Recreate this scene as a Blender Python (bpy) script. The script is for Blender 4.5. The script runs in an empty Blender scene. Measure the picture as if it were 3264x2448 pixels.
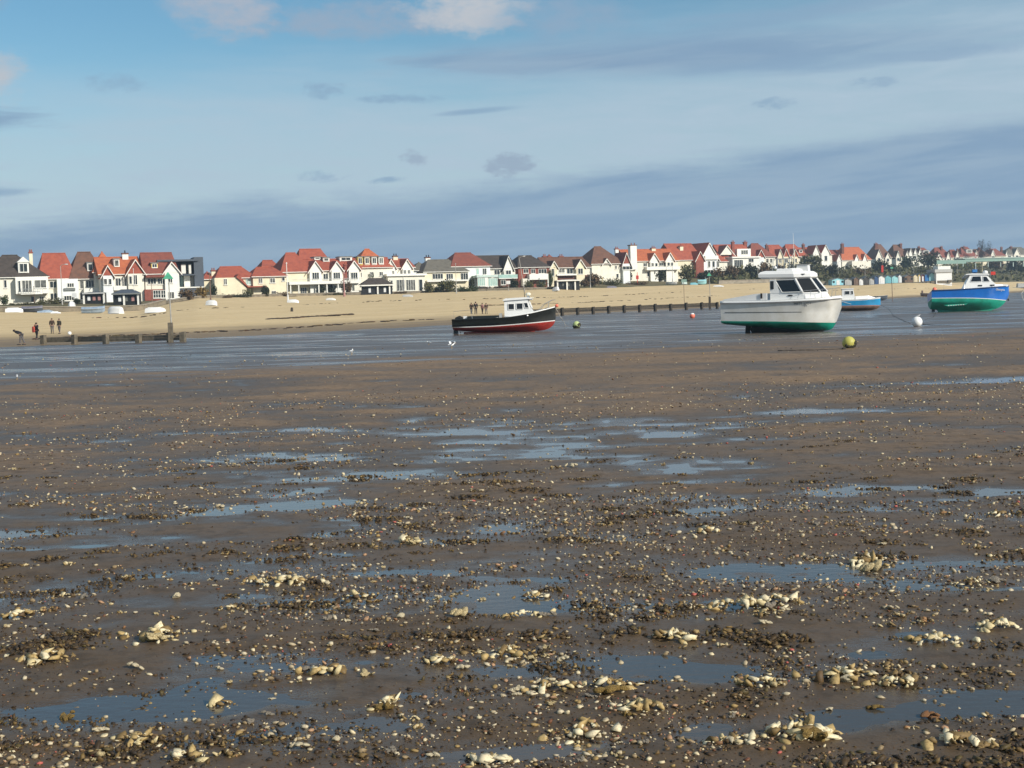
import bpy, math, random
import numpy as np
from mathutils import Vector, Matrix

random.seed(7)
RNG = np.random.default_rng(11)
sc = bpy.context.scene
COL = sc.collection
R = math.radians

# ------------------------------------------------------------------ camera
# the photograph's own pixel frame (3264 x 2448) is used to survey the place
FPX, CU, CV = 4500.0, 1632.0, 1224.0
EYE = Vector((0.0, 0.0, 2.3))
PITCH = math.atan((1224 - 960) / FPX)
ROLL = math.atan(0.0314)
_F = Vector((0, math.cos(PITCH), -math.sin(PITCH)))
_U0 = Vector((0, math.sin(PITCH), math.cos(PITCH)))
_R0 = Vector((1, 0, 0))
CR = _R0 * math.cos(ROLL) - _U0 * math.sin(ROLL)
CUP = _U0 * math.cos(ROLL) + _R0 * math.sin(ROLL)
cam = bpy.data.cameras.new('camera')
cam.sensor_width = 36.0
cam.lens = 36.0 * FPX / 3264.0
cam.clip_start = 0.1
cam.clip_end = 20000
cam_o = bpy.data.objects.new('camera', cam)
COL.objects.link(cam_o)
m3 = Matrix((CR, CUP, -_F)).transposed()
cam_o.matrix_world = Matrix.Translation(EYE) @ m3.to_4x4()
sc.camera = cam_o

# ------------------------------------------------------------------ light
SUN_AZ = Vector((0.78, -0.63, 0)).normalized()     # horizontal direction towards the sun
SUN_EL = R(29)
to_sun = Vector((SUN_AZ.x * math.cos(SUN_EL), SUN_AZ.y * math.cos(SUN_EL), math.sin(SUN_EL)))
sun = bpy.data.lights.new('sun', 'SUN')
sun.energy = 5.0
sun.angle = R(0.5)
sun.color = (1.0, 0.95, 0.86)
sun_o = bpy.data.objects.new('sun', sun)
COL.objects.link(sun_o)
sun_o.rotation_euler = (-to_sun).to_track_quat('-Z', 'Y').to_euler()
sun_o.location = (120, -70, 90)
sc.view_settings.view_transform = 'Standard'
sc.view_settings.look = 'None'
sc.view_settings.exposure = 0.0
sc.view_settings.gamma = 1.0
sc.view_settings.use_curve_mapping = False
sc.cycles.max_bounces = 4
sc.cycles.diffuse_bounces = 2
sc.cycles.glossy_bounces = 2
sc.cycles.use_denoising = True


def lin(r, g, b):
    def f(c):
        c /= 255.0
        return c / 12.92 if c <= 0.04045 else ((c + 0.055) / 1.055) ** 2.4
    return (f(r), f(g), f(b), 1.0)


# ------------------------------------------------------------------ sky with its cloud layers
class NG:
    """small helper to write node arithmetic"""
    def __init__(self, tree):
        self.t = tree
        self.n = tree.nodes
        self.l = tree.links

    def put(self, sock, v):
        if isinstance(v, bpy.types.NodeSocket):
            self.l.new(v, sock)
        else:
            sock.default_value = v

    def math(self, op, a, b=0.0, c=None, clamp=False):
        n = self.n.new('ShaderNodeMath')
        n.operation = op
        n.use_clamp = clamp
        self.put(n.inputs[0], a)
        self.put(n.inputs[1], b)
        if c is not None:
            self.put(n.inputs[2], c)
        return n.outputs[0]

    def mix(self, fac, a, b):
        n = self.n.new('ShaderNodeMix')
        n.data_type = 'RGBA'
        self.put(n.inputs['Factor'], fac)
        self.put(n.inputs[6], a)
        self.put(n.inputs[7], b)
        return n.outputs[2]

    def smooth(self, x, lo, hi):
        n = self.n.new('ShaderNodeMapRange')
        n.interpolation_type = 'SMOOTHSTEP'
        self.put(n.inputs[0], x)
        n.inputs[1].default_value = lo
        n.inputs[2].default_value = hi
        return n.outputs[0]

    def noise(self, vec, scale, detail=4, rough=0.5, dist=0.0):
        n = self.n.new('ShaderNodeTexNoise')
        if vec is not None:
            self.put(n.inputs['Vector'], vec)
        n.inputs['Scale'].default_value = scale
        n.inputs['Detail'].default_value = detail
        n.inputs['Roughness'].default_value = rough
        n.inputs['Distortion'].default_value = dist
        return n.outputs[0]

    def comb(self, x, y, z):
        n = self.n.new('ShaderNodeCombineXYZ')
        for i, v in enumerate((x, y, z)):
            self.put(n.inputs[i], v)
        return n.outputs[0]


world = bpy.data.worlds.new('World')
sc.world = world
world.use_nodes = True
world.cycles.sampling_method = 'MANUAL'
world.cycles.sample_map_resolution = 512
wt = world.node_tree
wt.nodes.clear()
g = NG(wt)
SKY_STR = 0.1
wout = wt.nodes.new('ShaderNodeOutputWorld')
wbg = wt.nodes.new('ShaderNodeBackground')
wbg.inputs['Strength'].default_value = SKY_STR
wt.links.new(wbg.outputs[0], wout.inputs[0])
sky = wt.nodes.new('ShaderNodeTexSky')
sky.sky_type = 'NISHITA'
sky.sun_disc = False
sky.sun_elevation = SUN_EL
sky.sun_rotation = math.atan2(to_sun.x, to_sun.y)
sky.altitude = 0
sky.air_density = 1.0
sky.dust_density = 0.4
sky.ozone_density = 1.6
tc = wt.nodes.new('ShaderNodeTexCoord')
sep = wt.nodes.new('ShaderNodeSeparateXYZ')
wt.links.new(tc.outputs['Generated'], sep.inputs[0])
dx, dy, dz = sep.outputs
az = g.math('ARCTAN2', dx, dy)
el = g.math('ARCSINE', dz)
saz = g.math('SINE', az)
# cloud-layer noise: stretched along the horizon as layers seen edge-on are
strat = g.comb(g.math('MULTIPLY', az, 5.0), g.math('MULTIPLY', el, 34.0), 0.3)
puff = g.comb(g.math('MULTIPLY', az, 22.0), g.math('MULTIPLY', el, 44.0), 4.1)
n1 = g.math('SUBTRACT', g.noise(strat, 1.0, 5, 0.55), 0.5)
n2 = g.math('MULTIPLY', g.math('SUBTRACT', g.noise(puff, 1.7, 6, 0.65), 0.5), 2.2)
n3 = g.math('MULTIPLY', g.math('SUBTRACT', g.noise(strat, 3.0, 5, 0.62, 0.5), 0.5), 1.8)
fine_ = g.comb(g.math('MULTIPLY', az, 60.0), g.math('MULTIPLY', el, 120.0), 9.3)
n4 = g.math('MULTIPLY', g.math('SUBTRACT', g.noise(fine_, 1.3, 6, 0.68), 0.5), 3.0)
# high open clouds over the rest of the sky, on a flat layer overhead
zc = g.math('MAXIMUM', dz, 0.06)
flat = g.comb(g.math('DIVIDE', dx, zc), g.math('DIVIDE', dy, zc), 0.0)
nover = g.noise(flat, 0.55, 6, 0.55)


def skyc(r, g_, b, gain=1.0):
    c = lin(r, g_, b)
    return tuple(x * gain / SKY_STR for x in c[:3]) + (1.0,)


GREY = skyc(136, 166, 194)
PALE = skyc(178, 199, 215)
WHITE = skyc(186, 192, 203)
col = sky.outputs[0]
hs = wt.nodes.new('ShaderNodeHueSaturation')
hs.inputs['Hue'].default_value = 0.49
hs.inputs['Saturation'].default_value = 1.3
hs.inputs['Value'].default_value = 1.0
wt.links.new(col, hs.inputs['Color'])
SKYHSV = hs
col = hs.outputs[0]
# patchy cloud well above the frame
over = g.math('MULTIPLY', g.smooth(nover, 0.42, 0.62), g.smooth(el, 0.20, 0.34))
col = g.mix(g.math('MULTIPLY', over, 0.85), col, skyc(205, 211, 219))
# thin veil, whitest low down and thinning upwards to open blue
veil_h = g.math('ADD', g.math('ADD', el, g.math('MULTIPLY', n1, 0.10)), g.math('MULTIPLY', saz, -0.09))
veil = g.math('SUBTRACT', 1.0, g.smooth(veil_h, 0.105, 0.215))
veil = g.math('MULTIPLY', veil, g.math('ADD', 0.86, g.math('MULTIPLY', n3, 0.45)), clamp=True)
col = g.mix(g.math('MULTIPLY', veil, 0.95), col, PALE)


def uv2sky(u, v):
    yh = 960 - 0.0314 * (u - CU)
    return (u - CU) / FPX, (yh - v) / FPX


def cloud(col, u, v, ru, rv, colour, amp=1.0, soft=0.7, noise=None, tilt=0.0, alpha=1.0):
    a, e = uv2sky(u, v)
    ra, re = ru / FPX, rv / FPX
    da = g.math('SUBTRACT', az, a)
    ee = g.math('SUBTRACT', g.math('SUBTRACT', el, e), g.math('MULTIPLY', da, tilt))
    q = g.math('ADD', g.math('POWER', g.math('ABSOLUTE', g.math('DIVIDE', da, ra)), 2.0),
               g.math('POWER', g.math('ABSOLUTE', g.math('DIVIDE', ee, re)), 2.0))
    val = g.math('ADD', g.math('SUBTRACT', 1.0, q), g.math('MULTIPLY', noise if noise is not None else n2, amp * 2.0))
    m = g.smooth(val, 0.0, soft)
    return g.mix(g.math('MULTIPLY', m, alpha), col, colour)


# long grey bank low over the town
bank_e = g.math('ADD', g.math('ADD', 0.084, g.math('MULTIPLY', saz, 0.07)), g.math('ADD', g.math('MULTIPLY', n1, 0.030), g.math('ADD', g.math('MULTIPLY', n3, 0.010), g.math('MULTIPLY', n4, 0.0022))))
bank = g.smooth(g.math('SUBTRACT', bank_e, el), -0.008, 0.012)
n5 = g.noise(g.comb(g.math('MULTIPLY', az, 7.0), g.math('ADD', g.math('MULTIPLY', el, 70.0), g.math('MULTIPLY', az, -5.0)), 2.2), 1.0, 6, 0.6, 0.6)
BANKC = g.mix(g.smooth(n5, 0.36, 0.66), skyc(132, 161, 190), skyc(149, 174, 197))
col = g.mix(g.math('MULTIPLY', bank, 0.93), col, BANKC)
# upper grey band, its thin streaks and the pale heaps beside it
for args in [
    (2300, 190, 1150, 80, BANKC, 0.9, 1.2, n1, 0.0, 0.9),
    (1750, 215, 650, 44, BANKC, 0.9, 1.2, n3, 0.0, 0.75),
    (2750, 225, 700, 40, GREY, 0.8, 1.2, n3, 0.04, 0.7),
    (2500, 90, 500, 40, GREY, 0.8, 1.2, n3, 0.05, 0.6),
    (1200, 95, 560, 75, skyc(152, 172, 194), 0.6, 1.4, n2, 0.0, 0.9),
    (780, 65, 210, 115, skyc(172, 182, 197), 0.5, 1.3, n2, 0.0, 0.95),
    (1540, 45, 250, 105, skyc(192, 197, 204), 0.5, 1.2, n2, 0.0, 0.95),
    (1850, 80, 300, 80, skyc(148, 170, 194), 0.5, 1.4, n2, 0.0, 0.7),
    (30, 290, 190, 105, skyc(188, 194, 202), 0.5, 1.2, n2, 0.0, 0.95),
    (90, 70, 80, 70, skyc(140, 170, 196), 0.6, 1.4, n2, 0.0, 0.6),
    (40, 430, 300, 44, GREY, 0.7, 1.2, n3, 0.03, 0.9),
    (30, 640, 220, 20, GREY, 0.5, 1.2, n3, 0.03, 0.85),
    (440, 303, 110, 34, GREY, 0.6, 1.3, n4, 0.0, 0.45),
    (1645, 528, 105, 42, skyc(150, 168, 190), 0.5, 0.9, n4, 0.0, 0.75),
    (1340, 508, 50, 30, skyc(150, 168, 190), 0.6, 1.1, n4, 0.0, 0.65),
    (1550, 364, 175, 13, GREY, 0.35, 1.2, n3, 0.06, 0.9),
    (1310, 328, 170, 18, GREY, 0.5, 1.3, n4, 0.0, 0.7),
    (1070, 305, 75, 32, GREY, 0.6, 1.2, n4, 0.0, 0.6),
    (1050, 570, 90, 22, GREY, 0.7, 1.3, n4, 0.0, 0.5),
    (1247, 580, 90, 12, GREY, 0.4, 1.2, n4, 0.05, 0.75),
    (2480, 352, 70, 22, GREY, 0.7, 1.2, n4, 0.0, 0.6),
    (2770, 295, 90, 22, GREY, 0.7, 1.2, n4, 0.0, 0.5),
]:
    col = cloud(col, *args)
# below the horizon the world is just dull ground
below = g.smooth(dz, -0.02, 0.0)
col = g.mix(below, skyc(110, 105, 98), col)
wt.links.new(col, wbg.inputs['Color'])


# ------------------------------------------------------------------ survey helpers
def ray(u, v):
    return _F + CR * ((u - CU) / FPX) + CUP * ((CV - v) / FPX)


def at(u, v, D):
    d = ray(u, v)
    return EYE + d * (D / d.y)


def interp(tab, u, k):
    return float(np.interp(u, [t[0] for t in tab], [t[k] for t in tab]))


SHORE = [(-3000, 70), (-1500, 84), (0, 104), (600, 114), (1000, 124), (1450, 142), (1820, 205), (2280, 246),
         (2700, 304), (3264, 440), (4200, 640), (7000, 1300)]
BACK = [(-3000, 160, 2.9), (-1500, 190, 2.85), (0, 225, 3.15), (250, 232, 2.8), (455, 238, 2.62), (530, 245, 3.5), (560, 250, 3.9), (640, 262, 4.6), (1000, 300, 4.75),
        (1400, 318, 4.7), (1640, 325, 4.8), (1840, 345, 4.85), (2230, 385, 5.2), (2500, 415, 5.3), (2600, 428, 4.2), (2900, 440, 4.05),
        (3264, 520, 3.5), (4200, 760, 3.4), (7000, 1500, 3.4)]
HOUSE = [(-3000, 215, 4.6), (-1500, 240, 4.6), (0, 262, 4.6), (450, 274, 4.5), (640, 294, 4.85), (1000, 320, 4.7), (1400, 336, 5.0), (1640, 344, 5.2),
         (1900, 370, 6.4), (2230, 410, 7.3), (2450, 500, 10.5), (2700, 630, 12), (2900, 730, 13.2), (3264, 860, 14.5),
         (4200, 1250, 16), (7000, 2200, 18)]


def land_z(u, D):
    ds, db, dh = interp(SHORE, u, 1), interp(BACK, u, 1), interp(HOUSE, u, 1)
    zb, zh = interp(BACK, u, 2), interp(HOUSE, u, 2)
    if D <= ds:
        return -0.03 * (ds - D)
    if D <= db:
        t = (D - ds) / (db - ds)
        return zb * (0.25 * t + 0.75 * t ** 1.7)
    if D <= dh:
        t = (D - db) / (dh - db)
        t2 = t * t * (3 - 2 * t)
        return zb + (zh - zb) * (0.5 * t + 0.5 * t2)
    return zh


def hit(u, v, lo=20.0, hi=1500.0):
    """where the line of sight meets the land"""
    d = ray(u, v)
    D = lo
    while D < hi:
        p = EYE + d * (D / d.y)
        k = CU + FPX * p.x / p.y
        if p.z <= max(0.0, land_z(k, D)):
            return p
        D *= 1.004
    return EYE + d * (hi / d.y)


def ground_at(x, y):
    return max(0.0, land_z(CU + FPX * x / y, y))


# ------------------------------------------------------------------ numpy noise
def _hash(ix, iy, s):
    h = (ix.astype(np.int64) * 374761393 + iy.astype(np.int64) * 668265263 + s * 1442695041) & 0xFFFFFFFF
    h = ((h ^ (h >> 13)) * 1274126177) & 0xFFFFFFFF
    return ((h ^ (h >> 16)) & 0xFFFF) / 65535.0


def vnoise(x, y, s=0):
    ix, iy = np.floor(x), np.floor(y)
    fx, fy = x - ix, y - iy
    fx = fx * fx * fx * (fx * (fx * 6 - 15) + 10)
    fy = fy * fy * fy * (fy * (fy * 6 - 15) + 10)
    a, b = _hash(ix, iy, s), _hash(ix + 1, iy, s)
    c, d = _hash(ix, iy + 1, s), _hash(ix + 1, iy + 1, s)
    return (a + (b - a) * fx) * (1 - fy) + (c + (d - c) * fx) * fy - 0.5


def fbm(x, y, s=0, o=4):
    t = np.zeros_like(x)
    a = 1.0
    for i in range(o):
        t = t + a * vnoise(x + 17.3 * i, y - 9.1 * i, s + i)
        x, y, a = x * 2.03, y * 2.03, a * 0.5
    return t


# ------------------------------------------------------------------ materials
def mat(name, color, rough=0.7, var=0.12, vscale=3.0, bump=0.0, bscale=20.0, spec=0.3, metal=0.0, second=None, stretch=None, coat=0.0):
    m = bpy.data.materials.new(name)
    m.use_nodes = True
    t = m.node_tree
    q = NG(t)
    b = t.nodes['Principled BSDF']
    b.inputs['Roughness'].default_value = rough
    b.inputs['Specular IOR Level'].default_value = spec
    b.inputs['Metallic'].default_value = metal
    b.inputs['Coat Weight'].default_value = coat
    tcn = t.nodes.new('ShaderNodeTexCoord')
    vec = tcn.outputs['Object']
    if stretch:
        mp = t.nodes.new('ShaderNodeMapping')
        mp.inputs['Scale'].default_value = stretch
        t.links.new(vec, mp.inputs[0])
        vec = mp.outputs[0]
    c1 = tuple(color[:3]) + (1.0,)
    c2 = tuple(second[:3]) + (1.0,) if second else tuple(c * (1 - var * 2.2) for c in color[:3]) + (1.0,)
    n = q.noise(vec, vscale, 6, 0.62)
    f = q.smooth(n, 0.35, 0.7)
    t.links.new(q.mix(f, c1, c2), b.inputs['Base Color'])
    if bump > 0:
        bn = t.nodes.new('ShaderNodeBump')
        bn.inputs['Strength'].default_value = bump
        bn.inputs['Distance'].default_value = 0.05
        t.links.new(q.noise(vec, bscale, 5, 0.6), bn.inputs['Height'])
        t.links.new(bn.outputs[0], b.inputs['Normal'])
    return m


M = {}


def dm(key, *a, **k):
    M[key] = mat(key, *a, **k)


dm('render_white', (0.80, 0.755, 0.63), 0.85, 0.06, 0.7)
dm('render_cool', (0.76, 0.78, 0.76), 0.85, 0.06, 0.7)
dm('render_cream', (0.78, 0.70, 0.50), 0.85, 0.07, 0.6)
dm('white_paint', (0.80, 0.78, 0.70), 0.5, 0.04, 2.0)
dm('tile_red', (0.36, 0.095, 0.055), 0.85, 0.14, 1.2, 0.5, 3.0, second=(0.27, 0.07, 0.045))
dm('tile_orange', (0.46, 0.135, 0.055), 0.85, 0.14, 1.2, 0.5, 3.0, second=(0.36, 0.10, 0.05))
dm('tile_darkred', (0.24, 0.075, 0.05), 0.85, 0.14, 1.2, 0.5, 3.0, second=(0.18, 0.06, 0.045))
dm('tile_brown', (0.17, 0.085, 0.055), 0.85, 0.14, 1.2, 0.5, 3.0, second=(0.12, 0.065, 0.045))
dm('tile_dark', (0.075, 0.06, 0.05), 0.85, 0.14, 1.2, 0.5, 3.0)
dm('tile_grey', (0.16, 0.145, 0.115), 0.85, 0.14, 1.2, 0.5, 3.0)
dm('brick_red', (0.27, 0.085, 0.06), 0.85, 0.12, 2.0)
dm('brick_brown', (0.16, 0.07, 0.05), 0.85, 0.12, 2.0)
dm('clay_pot', (0.30, 0.10, 0.06), 0.8)
dm('glass_dark', (0.035, 0.042, 0.042), 0.12, 0.2, 1.0, spec=0.5)
dm('glass_curtain', (0.16, 0.16, 0.14), 0.2, 0.3, 1.5, spec=0.5)
dm('glass_mint', (0.38, 0.55, 0.48), 0.15, 0.1, 1.0, spec=0.5)
dm('black_paint', (0.015, 0.016, 0.016), 0.5, 0.1)
dm('slate_cladding', (0.085, 0.10, 0.12), 0.6, 0.1)
dm('grey_felt', (0.19, 0.20, 0.19), 0.8, 0.1)
dm('concrete', (0.30, 0.26, 0.20), 0.9, 0.14, 1.0, 0.3, 6.0)
dm('prom_wall', (0.26, 0.215, 0.15), 0.9, 0.18, 0.8, 0.3, 6.0)
dm('timber_wet', (0.055, 0.040, 0.026), 0.7, 0.2, 3.0, 0.6, 14.0, second=(0.028, 0.026, 0.018))
dm('timber_grey', (0.17, 0.14, 0.10), 0.8, 0.2, 3.0, 0.6, 14.0, second=(0.09, 0.08, 0.055))
dm('pole_grey', (0.42, 0.40, 0.36), 0.6)
dm('pole_rust', (0.22, 0.14, 0.10), 0.7)
dm('green_mark', (0.10, 0.42, 0.25), 0.5)
dm('yellow_paint', (0.72, 0.55, 0.10), 0.5)
dm('red_paint', (0.62, 0.05, 0.035), 0.5)
dm('gel_white', (0.82, 0.81, 0.77), 0.28, 0.03, 1.0, spec=0.5)
dm('gel_aged', (0.74, 0.72, 0.66), 0.35, 0.06, 1.2, spec=0.5, second=(0.64, 0.61, 0.53))
dm('hull_black', (0.012, 0.014, 0.011), 0.35, 0.15, 2.0, spec=0.5)
dm('hull_blue', (0.008, 0.14, 0.50), 0.3, 0.06, 1.2, spec=0.5)
dm('hull_azure', (0.02, 0.26, 0.50), 0.35, 0.06, 1.2, spec=0.5)
dm('antifoul_red', (0.36, 0.03, 0.02), 0.6, 0.12, 2.0, 0.2, second=(0.25, 0.03, 0.02))
dm('antifoul_green', (0.010, 0.30, 0.20), 0.5, 0.12, 1.6, 0.2, second=(0.008, 0.20, 0.125))
dm('antifoul_brown', (0.19, 0.12, 0.09), 0.7, 0.15, 2.0)
dm('dark_bottom', (0.02, 0.024, 0.02), 0.7, 0.2, 2.0)
dm('deck_grey', (0.46, 0.46, 0.46), 0.7, 0.08)
dm('deck_green', (0.15, 0.21, 0.18), 0.7, 0.1)
dm('boat_glass', (0.012, 0.013, 0.014), 0.06, 0.1, spec=0.6)
dm('steel', (0.55, 0.55, 0.53), 0.3, 0.05, metal=0.8)
dm('rope_pale', (0.55, 0.52, 0.45), 0.9)
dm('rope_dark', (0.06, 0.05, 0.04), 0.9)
dm('rubber', (0.025, 0.025, 0.025), 0.7)
dm('dome_cream', (0.80, 0.74, 0.58), 0.4, 0.03)
dm('buoy_yellow', (0.46, 0.43, 0.10), 0.5, 0.1)
dm('buoy_lime', (0.48, 0.56, 0.24), 0.5, 0.12)
dm('buoy_white', (0.86, 0.86, 0.82), 0.4, 0.03)
dm('buoy_orange', (0.82, 0.20, 0.12), 0.5, 0.08)
dm('weed', (0.045, 0.04, 0.015), 0.6, 0.3, 8.0, 0.8, 12.0)
dm('tarp_violet', (0.20, 0.19, 0.23), 0.7, 0.15)
dm('tarp_blue', (0.21, 0.28, 0.36), 0.7, 0.25, 2.0, second=(0.33, 0.40, 0.46))
dm('skin', (0.42, 0.25, 0.17), 0.6)
dm('cloth_dark', (0.02, 0.02, 0.024), 0.9, 0.1)
dm('cloth_brown', (0.055, 0.035, 0.025), 0.9, 0.1)
dm('cloth_olive', (0.05, 0.045, 0.03), 0.9, 0.1)
dm('cloth_denim', (0.05, 0.06, 0.085), 0.9, 0.1)
dm('cloth_grey', (0.13, 0.12, 0.12), 0.9, 0.1)
dm('cloth_red', (0.50, 0.09, 0.06), 0.9, 0.1)
dm('cloth_pink', (0.42, 0.22, 0.20), 0.9, 0.1)
dm('hair_dark', (0.025, 0.018, 0.012), 0.8)
dm('feather_white', (0.82, 0.82, 0.80), 0.8, 0.03)
dm('feather_grey', (0.38, 0.40, 0.42), 0.8, 0.05)
dm('beak', (0.60, 0.34, 0.05), 0.6)
dm('bark', (0.07, 0.055, 0.04), 0.9, 0.2)
for k, c in dict(hut_cyan=(0.30, 0.62, 0.70), hut_white=(0.74, 0.74, 0.72), hut_brown=(0.17, 0.11, 0.075), hut_grey=(0.42, 0.42, 0.40),
                 hut_navy=(0.04, 0.085, 0.19), hut_teal=(0.16, 0.40, 0.45), hut_aqua=(0.30, 0.58, 0.60), hut_cream=(0.70, 0.60, 0.40),
                 hut_yellow=(0.68, 0.52, 0.22), hut_maroon=(0.13, 0.045, 0.05), hut_blue=(0.035, 0.17, 0.42), hut_dark=(0.06, 0.055, 0.05),
                 mint=(0.24, 0.36, 0.30), mint_pale=(0.50, 0.60, 0.54)).items():
    dm(k, c, 0.7, 0.06, 2.0)


def leafmat(name, a, b):
    m = bpy.data.materials.new(name)
    m.use_nodes = True
    t = m.node_tree
    q = NG(t)
    bs = t.nodes['Principled BSDF']
    bs.inputs['Roughness'].default_value = 0.7
    bs.inputs['Specular IOR Level'].default_value = 0.2
    geo = t.nodes.new('ShaderNodeNewGeometry')
    t.links.new(q.mix(geo.outputs['Random Per Island'], a + (1.0,), b + (1.0,)), bs.inputs['Base Color'])
    M[name] = m


leafmat('leaf_olive', (0.13, 0.115, 0.045), (0.055, 0.062, 0.025))
leafmat('leaf_green', (0.075, 0.095, 0.035), (0.03, 0.048, 0.018))
leafmat('leaf_dark', (0.05, 0.056, 0.026), (0.024, 0.03, 0.016))
leafmat('leaf_brown', (0.165, 0.105, 0.055), (0.07, 0.05, 0.026))
leafmat('leaf_gold', (0.26, 0.175, 0.060), (0.12, 0.080, 0.030))
leafmat('leaf_lime', (0.15, 0.15, 0.035), (0.07, 0.08, 0.02))
leafmat('leaf_bare', (0.075, 0.055, 0.045), (0.035, 0.026, 0.022))


# ------------------------------------------------------------------ mesh builder
class MB:
    def __init__(self):
        self.v, self.f, self.smooth = [], [], False

    def add(self, vs, fs):
        o = len(self.v)
        self.v += [tuple(p) for p in vs]
        self.f += [tuple(i + o for i in f) for f in fs]
        return self

    def box(self, x0, x1, y0, y1, z0, z1):
        vs = [(x, y, z) for z in (z0, z1) for y in (y0, y1) for x in (x0, x1)]
        return self.add(vs, [(0, 2, 3, 1), (4, 5, 7, 6), (0, 1, 5, 4), (2, 6, 7, 3), (0, 4, 6, 2), (1, 3, 7, 5)])

    def prism(self, poly, y0, y1):
        """polygon in x,z extruded along y"""
        n = len(poly)
        vs = [(p[0], y0, p[1]) for p in poly] + [(p[0], y1, p[1]) for p in poly]
        fs = [tuple(range(n)), tuple(range(2 * n - 1, n - 1, -1))]
        fs += [(i, i + n, (i + 1) % n + n, (i + 1) % n) for i in range(n)]
        return self.add(vs, fs)

    def prism_x(self, poly, x0, x1):
        """polygon in y,z extruded along x"""
        n = len(poly)
        vs = [(x0, p[0], p[1]) for p in poly] + [(x1, p[0], p[1]) for p in poly]
        fs = [tuple(range(n)), tuple(range(2 * n - 1, n - 1, -1))]
        fs += [(i, i + n, (i + 1) % n + n, (i + 1) % n) for i in range(n)]
        return self.add(vs, fs)

    def prism_z(self, poly, z0, z1):
        n = len(poly)
        vs = [(p[0], p[1], z0) for p in poly] + [(p[0], p[1], z1) for p in poly]
        fs = [tuple(range(n - 1, -1, -1)), tuple(range(n, 2 * n))]
        fs += [(i, (i + 1) % n, (i + 1) % n + n, i + n) for i in range(n)]
        return self.add(vs, fs)

    def loft(self, rings, caps=True):
        n = len(rings[0])
        vs = [p for r in rings for p in r]
        fs = []
        for k in range(len(rings) - 1):
            for i in range(n):
                j = (i + 1) % n
                fs.append((k * n + i, k * n + j, (k + 1) * n + j, (k + 1) * n + i))
        if caps:
            fs.append(tuple(range(n - 1, -1, -1)))
            fs.append(tuple(range((len(rings) - 1) * n, len(rings) * n)))
        return self.add(vs, fs)

    def sheet(self, rows):
        n = len(rows[0])
        vs = [p for r in rows for p in r]
        fs = [(k * n + i, k * n + i + 1, (k + 1) * n + i + 1, (k + 1) * n + i) for k in range(len(rows) - 1) for i in range(n - 1)]
        return self.add(vs, fs)

    def tube(self, pts, r, n=6, r2=None):
        pts = [Vector(p) for p in pts]
        rings = []
        for i, p in enumerate(pts):
            a = pts[max(0, i - 1)]
            b = pts[min(len(pts) - 1, i + 1)]
            d = (b - a).normalized()
            s = d.cross(Vector((0, 0, 1)))
            if s.length < 1e-3:
                s = d.cross(Vector((1, 0, 0)))
            s.normalize()
            w = s.cross(d)
            rr = r if r2 is None else r + (r2 - r) * i / (len(pts) - 1)
            rings.append([p + s * (rr * math.cos(2 * math.pi * k / n)) + w * (rr * math.sin(2 * math.pi * k / n)) for k in range(n)])
        return self.loft(rings)

    def ball(self, c, rx, ry=None, rz=None, n=10, m=6):
        ry = rx if ry is None else ry
        rz = rx if rz is None else rz
        rings = []
        for k in range(m + 1):
            th = -math.pi / 2 + math.pi * (k * 0.98 + 0.01 * m) / m
            rings.append([(c[0] + rx * math.cos(th) * math.cos(2 * math.pi * i / n), c[1] + ry * math.cos(th) * math.sin(2 * math.pi * i / n),
                           c[2] + rz * math.sin(th)) for i in range(n)])
        return self.loft(rings)

    def build(self, name, m, parent=None, smooth=None, mods=None):
        me = bpy.data.meshes.new(name)
        me.from_pydata(self.v, [], self.f)
        me.update()
        if self.smooth or smooth:
            me.polygons.foreach_set('use_smooth', [True] * len(me.polygons))
        me.materials.append(M[m] if isinstance(m, str) else m)
        o = bpy.data.objects.new(name, me)
        COL.objects.link(o)
        if parent is not None:
            o.parent = parent
        return o


def tag(o, label=None, cat=None, group=None, kind=None):
    if label:
        o['label'] = label
    if cat:
        o['category'] = cat
    if group:
        o['group'] = group
    if kind:
        o['kind'] = kind
    return o


def empty(name, loc, rz=0.0, label=None, cat=None, group=None, rot=None):
    o = bpy.data.objects.new(name, None)
    o.empty_display_size = 0.3
    COL.objects.link(o)
    o.location = loc
    o.rotation_euler = rot if rot else (0, 0, rz)
    return tag(o, label, cat, group)


def copy_tree(o, parent=None):
    c = o.copy()
    COL.objects.link(c)
    if parent is not None:
        c.parent = parent
    for ch in [x for x in CHILDREN.get(o.name, [])]:
        copy_tree(ch, c)
    return c


CHILDREN = {}


def index_children(o):
    CHILDREN[o.name] = [x for x in bpy.data.objects if x.parent == o]
    for ch in CHILDREN[o.name]:
        index_children(ch)


def grid_mesh(name, X, Y, Z, m, smooth=True):
    r, c = X.shape
    me = bpy.data.meshes.new(name)
    co = np.stack([X, Y, Z], -1).reshape(-1, 3).astype(np.float32)
    idx = np.arange(r * c).reshape(r, c)
    q = np.stack([idx[:-1, :-1], idx[:-1, 1:], idx[1:, 1:], idx[1:, :-1]], -1).reshape(-1, 4)
    me.vertices.add(len(co))
    me.vertices.foreach_set('co', co.ravel())
    me.loops.add(q.size)
    me.loops.foreach_set('vertex_index', q.ravel().astype(np.int32))
    me.polygons.add(len(q))
    me.polygons.foreach_set('loop_start', np.arange(0, q.size, 4, dtype=np.int32))
    me.polygons.foreach_set('use_smooth', np.full(len(q), smooth))
    me.update()
    me.validate()
    me.materials.append(m)
    o = bpy.data.objects.new(name, me)
    COL.objects.link(o)
    return o


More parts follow.
